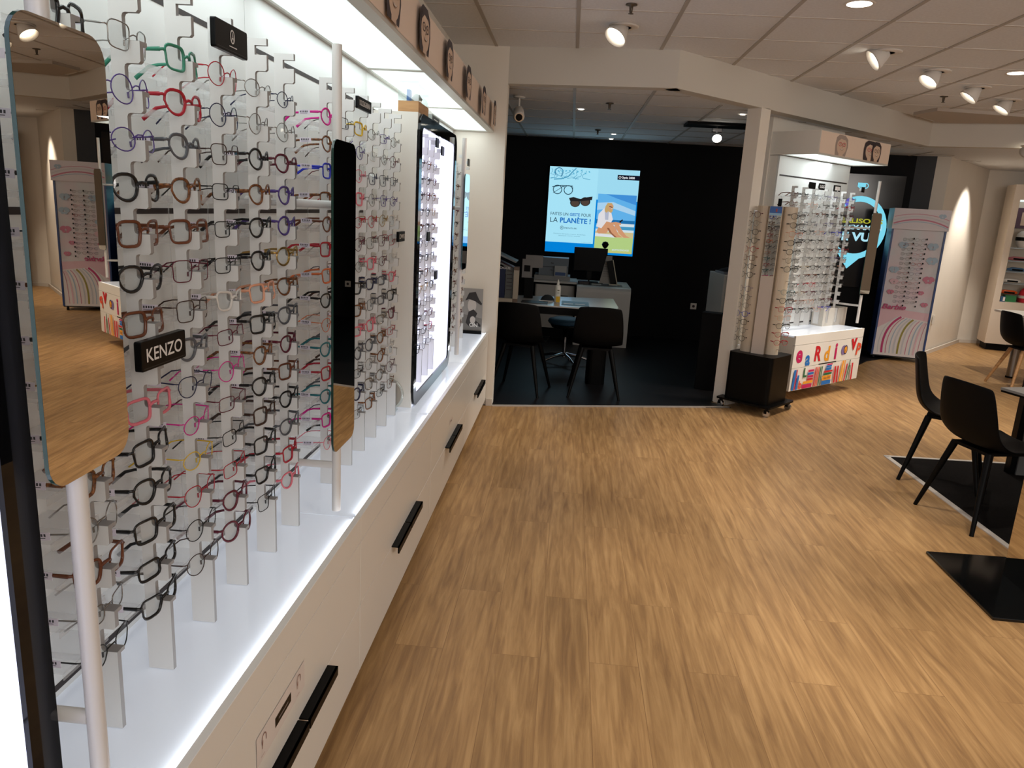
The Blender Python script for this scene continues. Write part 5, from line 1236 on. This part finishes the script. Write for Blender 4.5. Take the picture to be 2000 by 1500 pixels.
def sprinkler(x, y, z, label):
    t = thing('sprinkler', label, 'sprinkler', frame(x, y, z), 'ceiling sprinklers')
    MB().m(mat('sprinkler_metal', (92, 84, 74), 0.4, 0.7)).lathe(x, y, [(0, z), (0.032, z), (0.034, z-0.006), (0.012, z-0.010), (0.010, z-0.03), (0.008, z-0.045), (0, z-0.046)], 18).build('body', t)
    MB().m(mat('sprinkler_metal')).lathe(x, y, [(0, z-0.050), (0.016, z-0.050), (0.017, z-0.052), (0, z-0.053)], 14).build('deflector', t); MB().m(mat('sprinkler_metal')).box(x-0.002, y-0.012, z-0.05, x+0.002, y+0.012, z-0.03).build('yoke', t)
sprinkler(0.25, 4.66, ZC, 'ceiling sprinkler at the top edge'); sprinkler(3.18, 7.23, ZC, 'ceiling sprinkler before the stepped ceiling strip')
sprinkler(0.25, 6.75, 2.512, 'sprinkler in the dark room ceiling, nearer one'); sprinkler(0.22, 8.9, 2.512, 'sprinkler in the dark room ceiling, farther one')
# security camera
t = thing('security_camera', 'white security camera hanging from the dark room ceiling', 'camera', frame(-0.51, 6.55, 2.51))
MB().m(LAMPW).lathe(-0.51, 6.6, [(0, 2.512), (0.05, 2.512), (0.05, 2.500), (0.012, 2.495)], 18).tube([(-0.51, 6.6, 2.50), (-0.51, 6.6, 2.43)], 0.009, 8).build('bracket', t)
b = MB().m(LAMPW).tube([(-0.51, 6.68, 2.42), (-0.51, 6.60, 2.39), (-0.495, 6.46, 2.335), (-0.493, 6.45, 2.331)], [0.03, 0.045, 0.047, 0.04], 18); b.build('body', t)
b = MB().m(CHROME).tube([(-0.494, 6.452, 2.332), (-0.4925, 6.44, 2.327)], 0.036, 18); b.m(SIGNB).tube([(-0.4926, 6.441, 2.3275), (-0.492, 6.436, 2.3255)], 0.028, 16); b.build('lens', t)
# bright lamp in the dark room
t = thing('adjustable_lamp', 'bright adjustable lamp under a dark strip in the dark room ceiling', 'lamp', frame(1.37, 7.9, 2.51))
MB().m(BLACKM).box(1.05, 7.70, 2.49, 2.1, 8.0, 2.512).build('strip', t); MB().m(CHROME).tube([(1.36, 7.85, 2.49), (1.36, 7.85, 2.43)], 0.012, 8).m(CHROME).rbox(1.31, 7.82, 2.44, 1.41, 7.88, 2.47, 0.01).build('bracket', t)
b = MB(Matrix.Translation((1.36, 7.80, 2.375)) @ Matrix.Rotation(math.radians(62), 4, 'X') @ Matrix.Rotation(math.radians(-12), 4, 'Y')); b.m(CHROME).lathe(0, 0, [(0.02, -0.05), (0.042, -0.03), (0.050, 0.0), (0.045, 0.0)], 24); b.build('head', t)
b = MB(Matrix.Translation((1.36, 7.80, 2.375)) @ Matrix.Rotation(math.radians(62), 4, 'X') @ Matrix.Rotation(math.radians(-12), 4, 'Y')); b.m(LAMP); b.add([(0.045*math.cos(2*PI*k/24), 0.045*math.sin(2*PI*k/24), -0.001) for k in range(24)], [tuple(range(24))]); b.build('lamp', t)
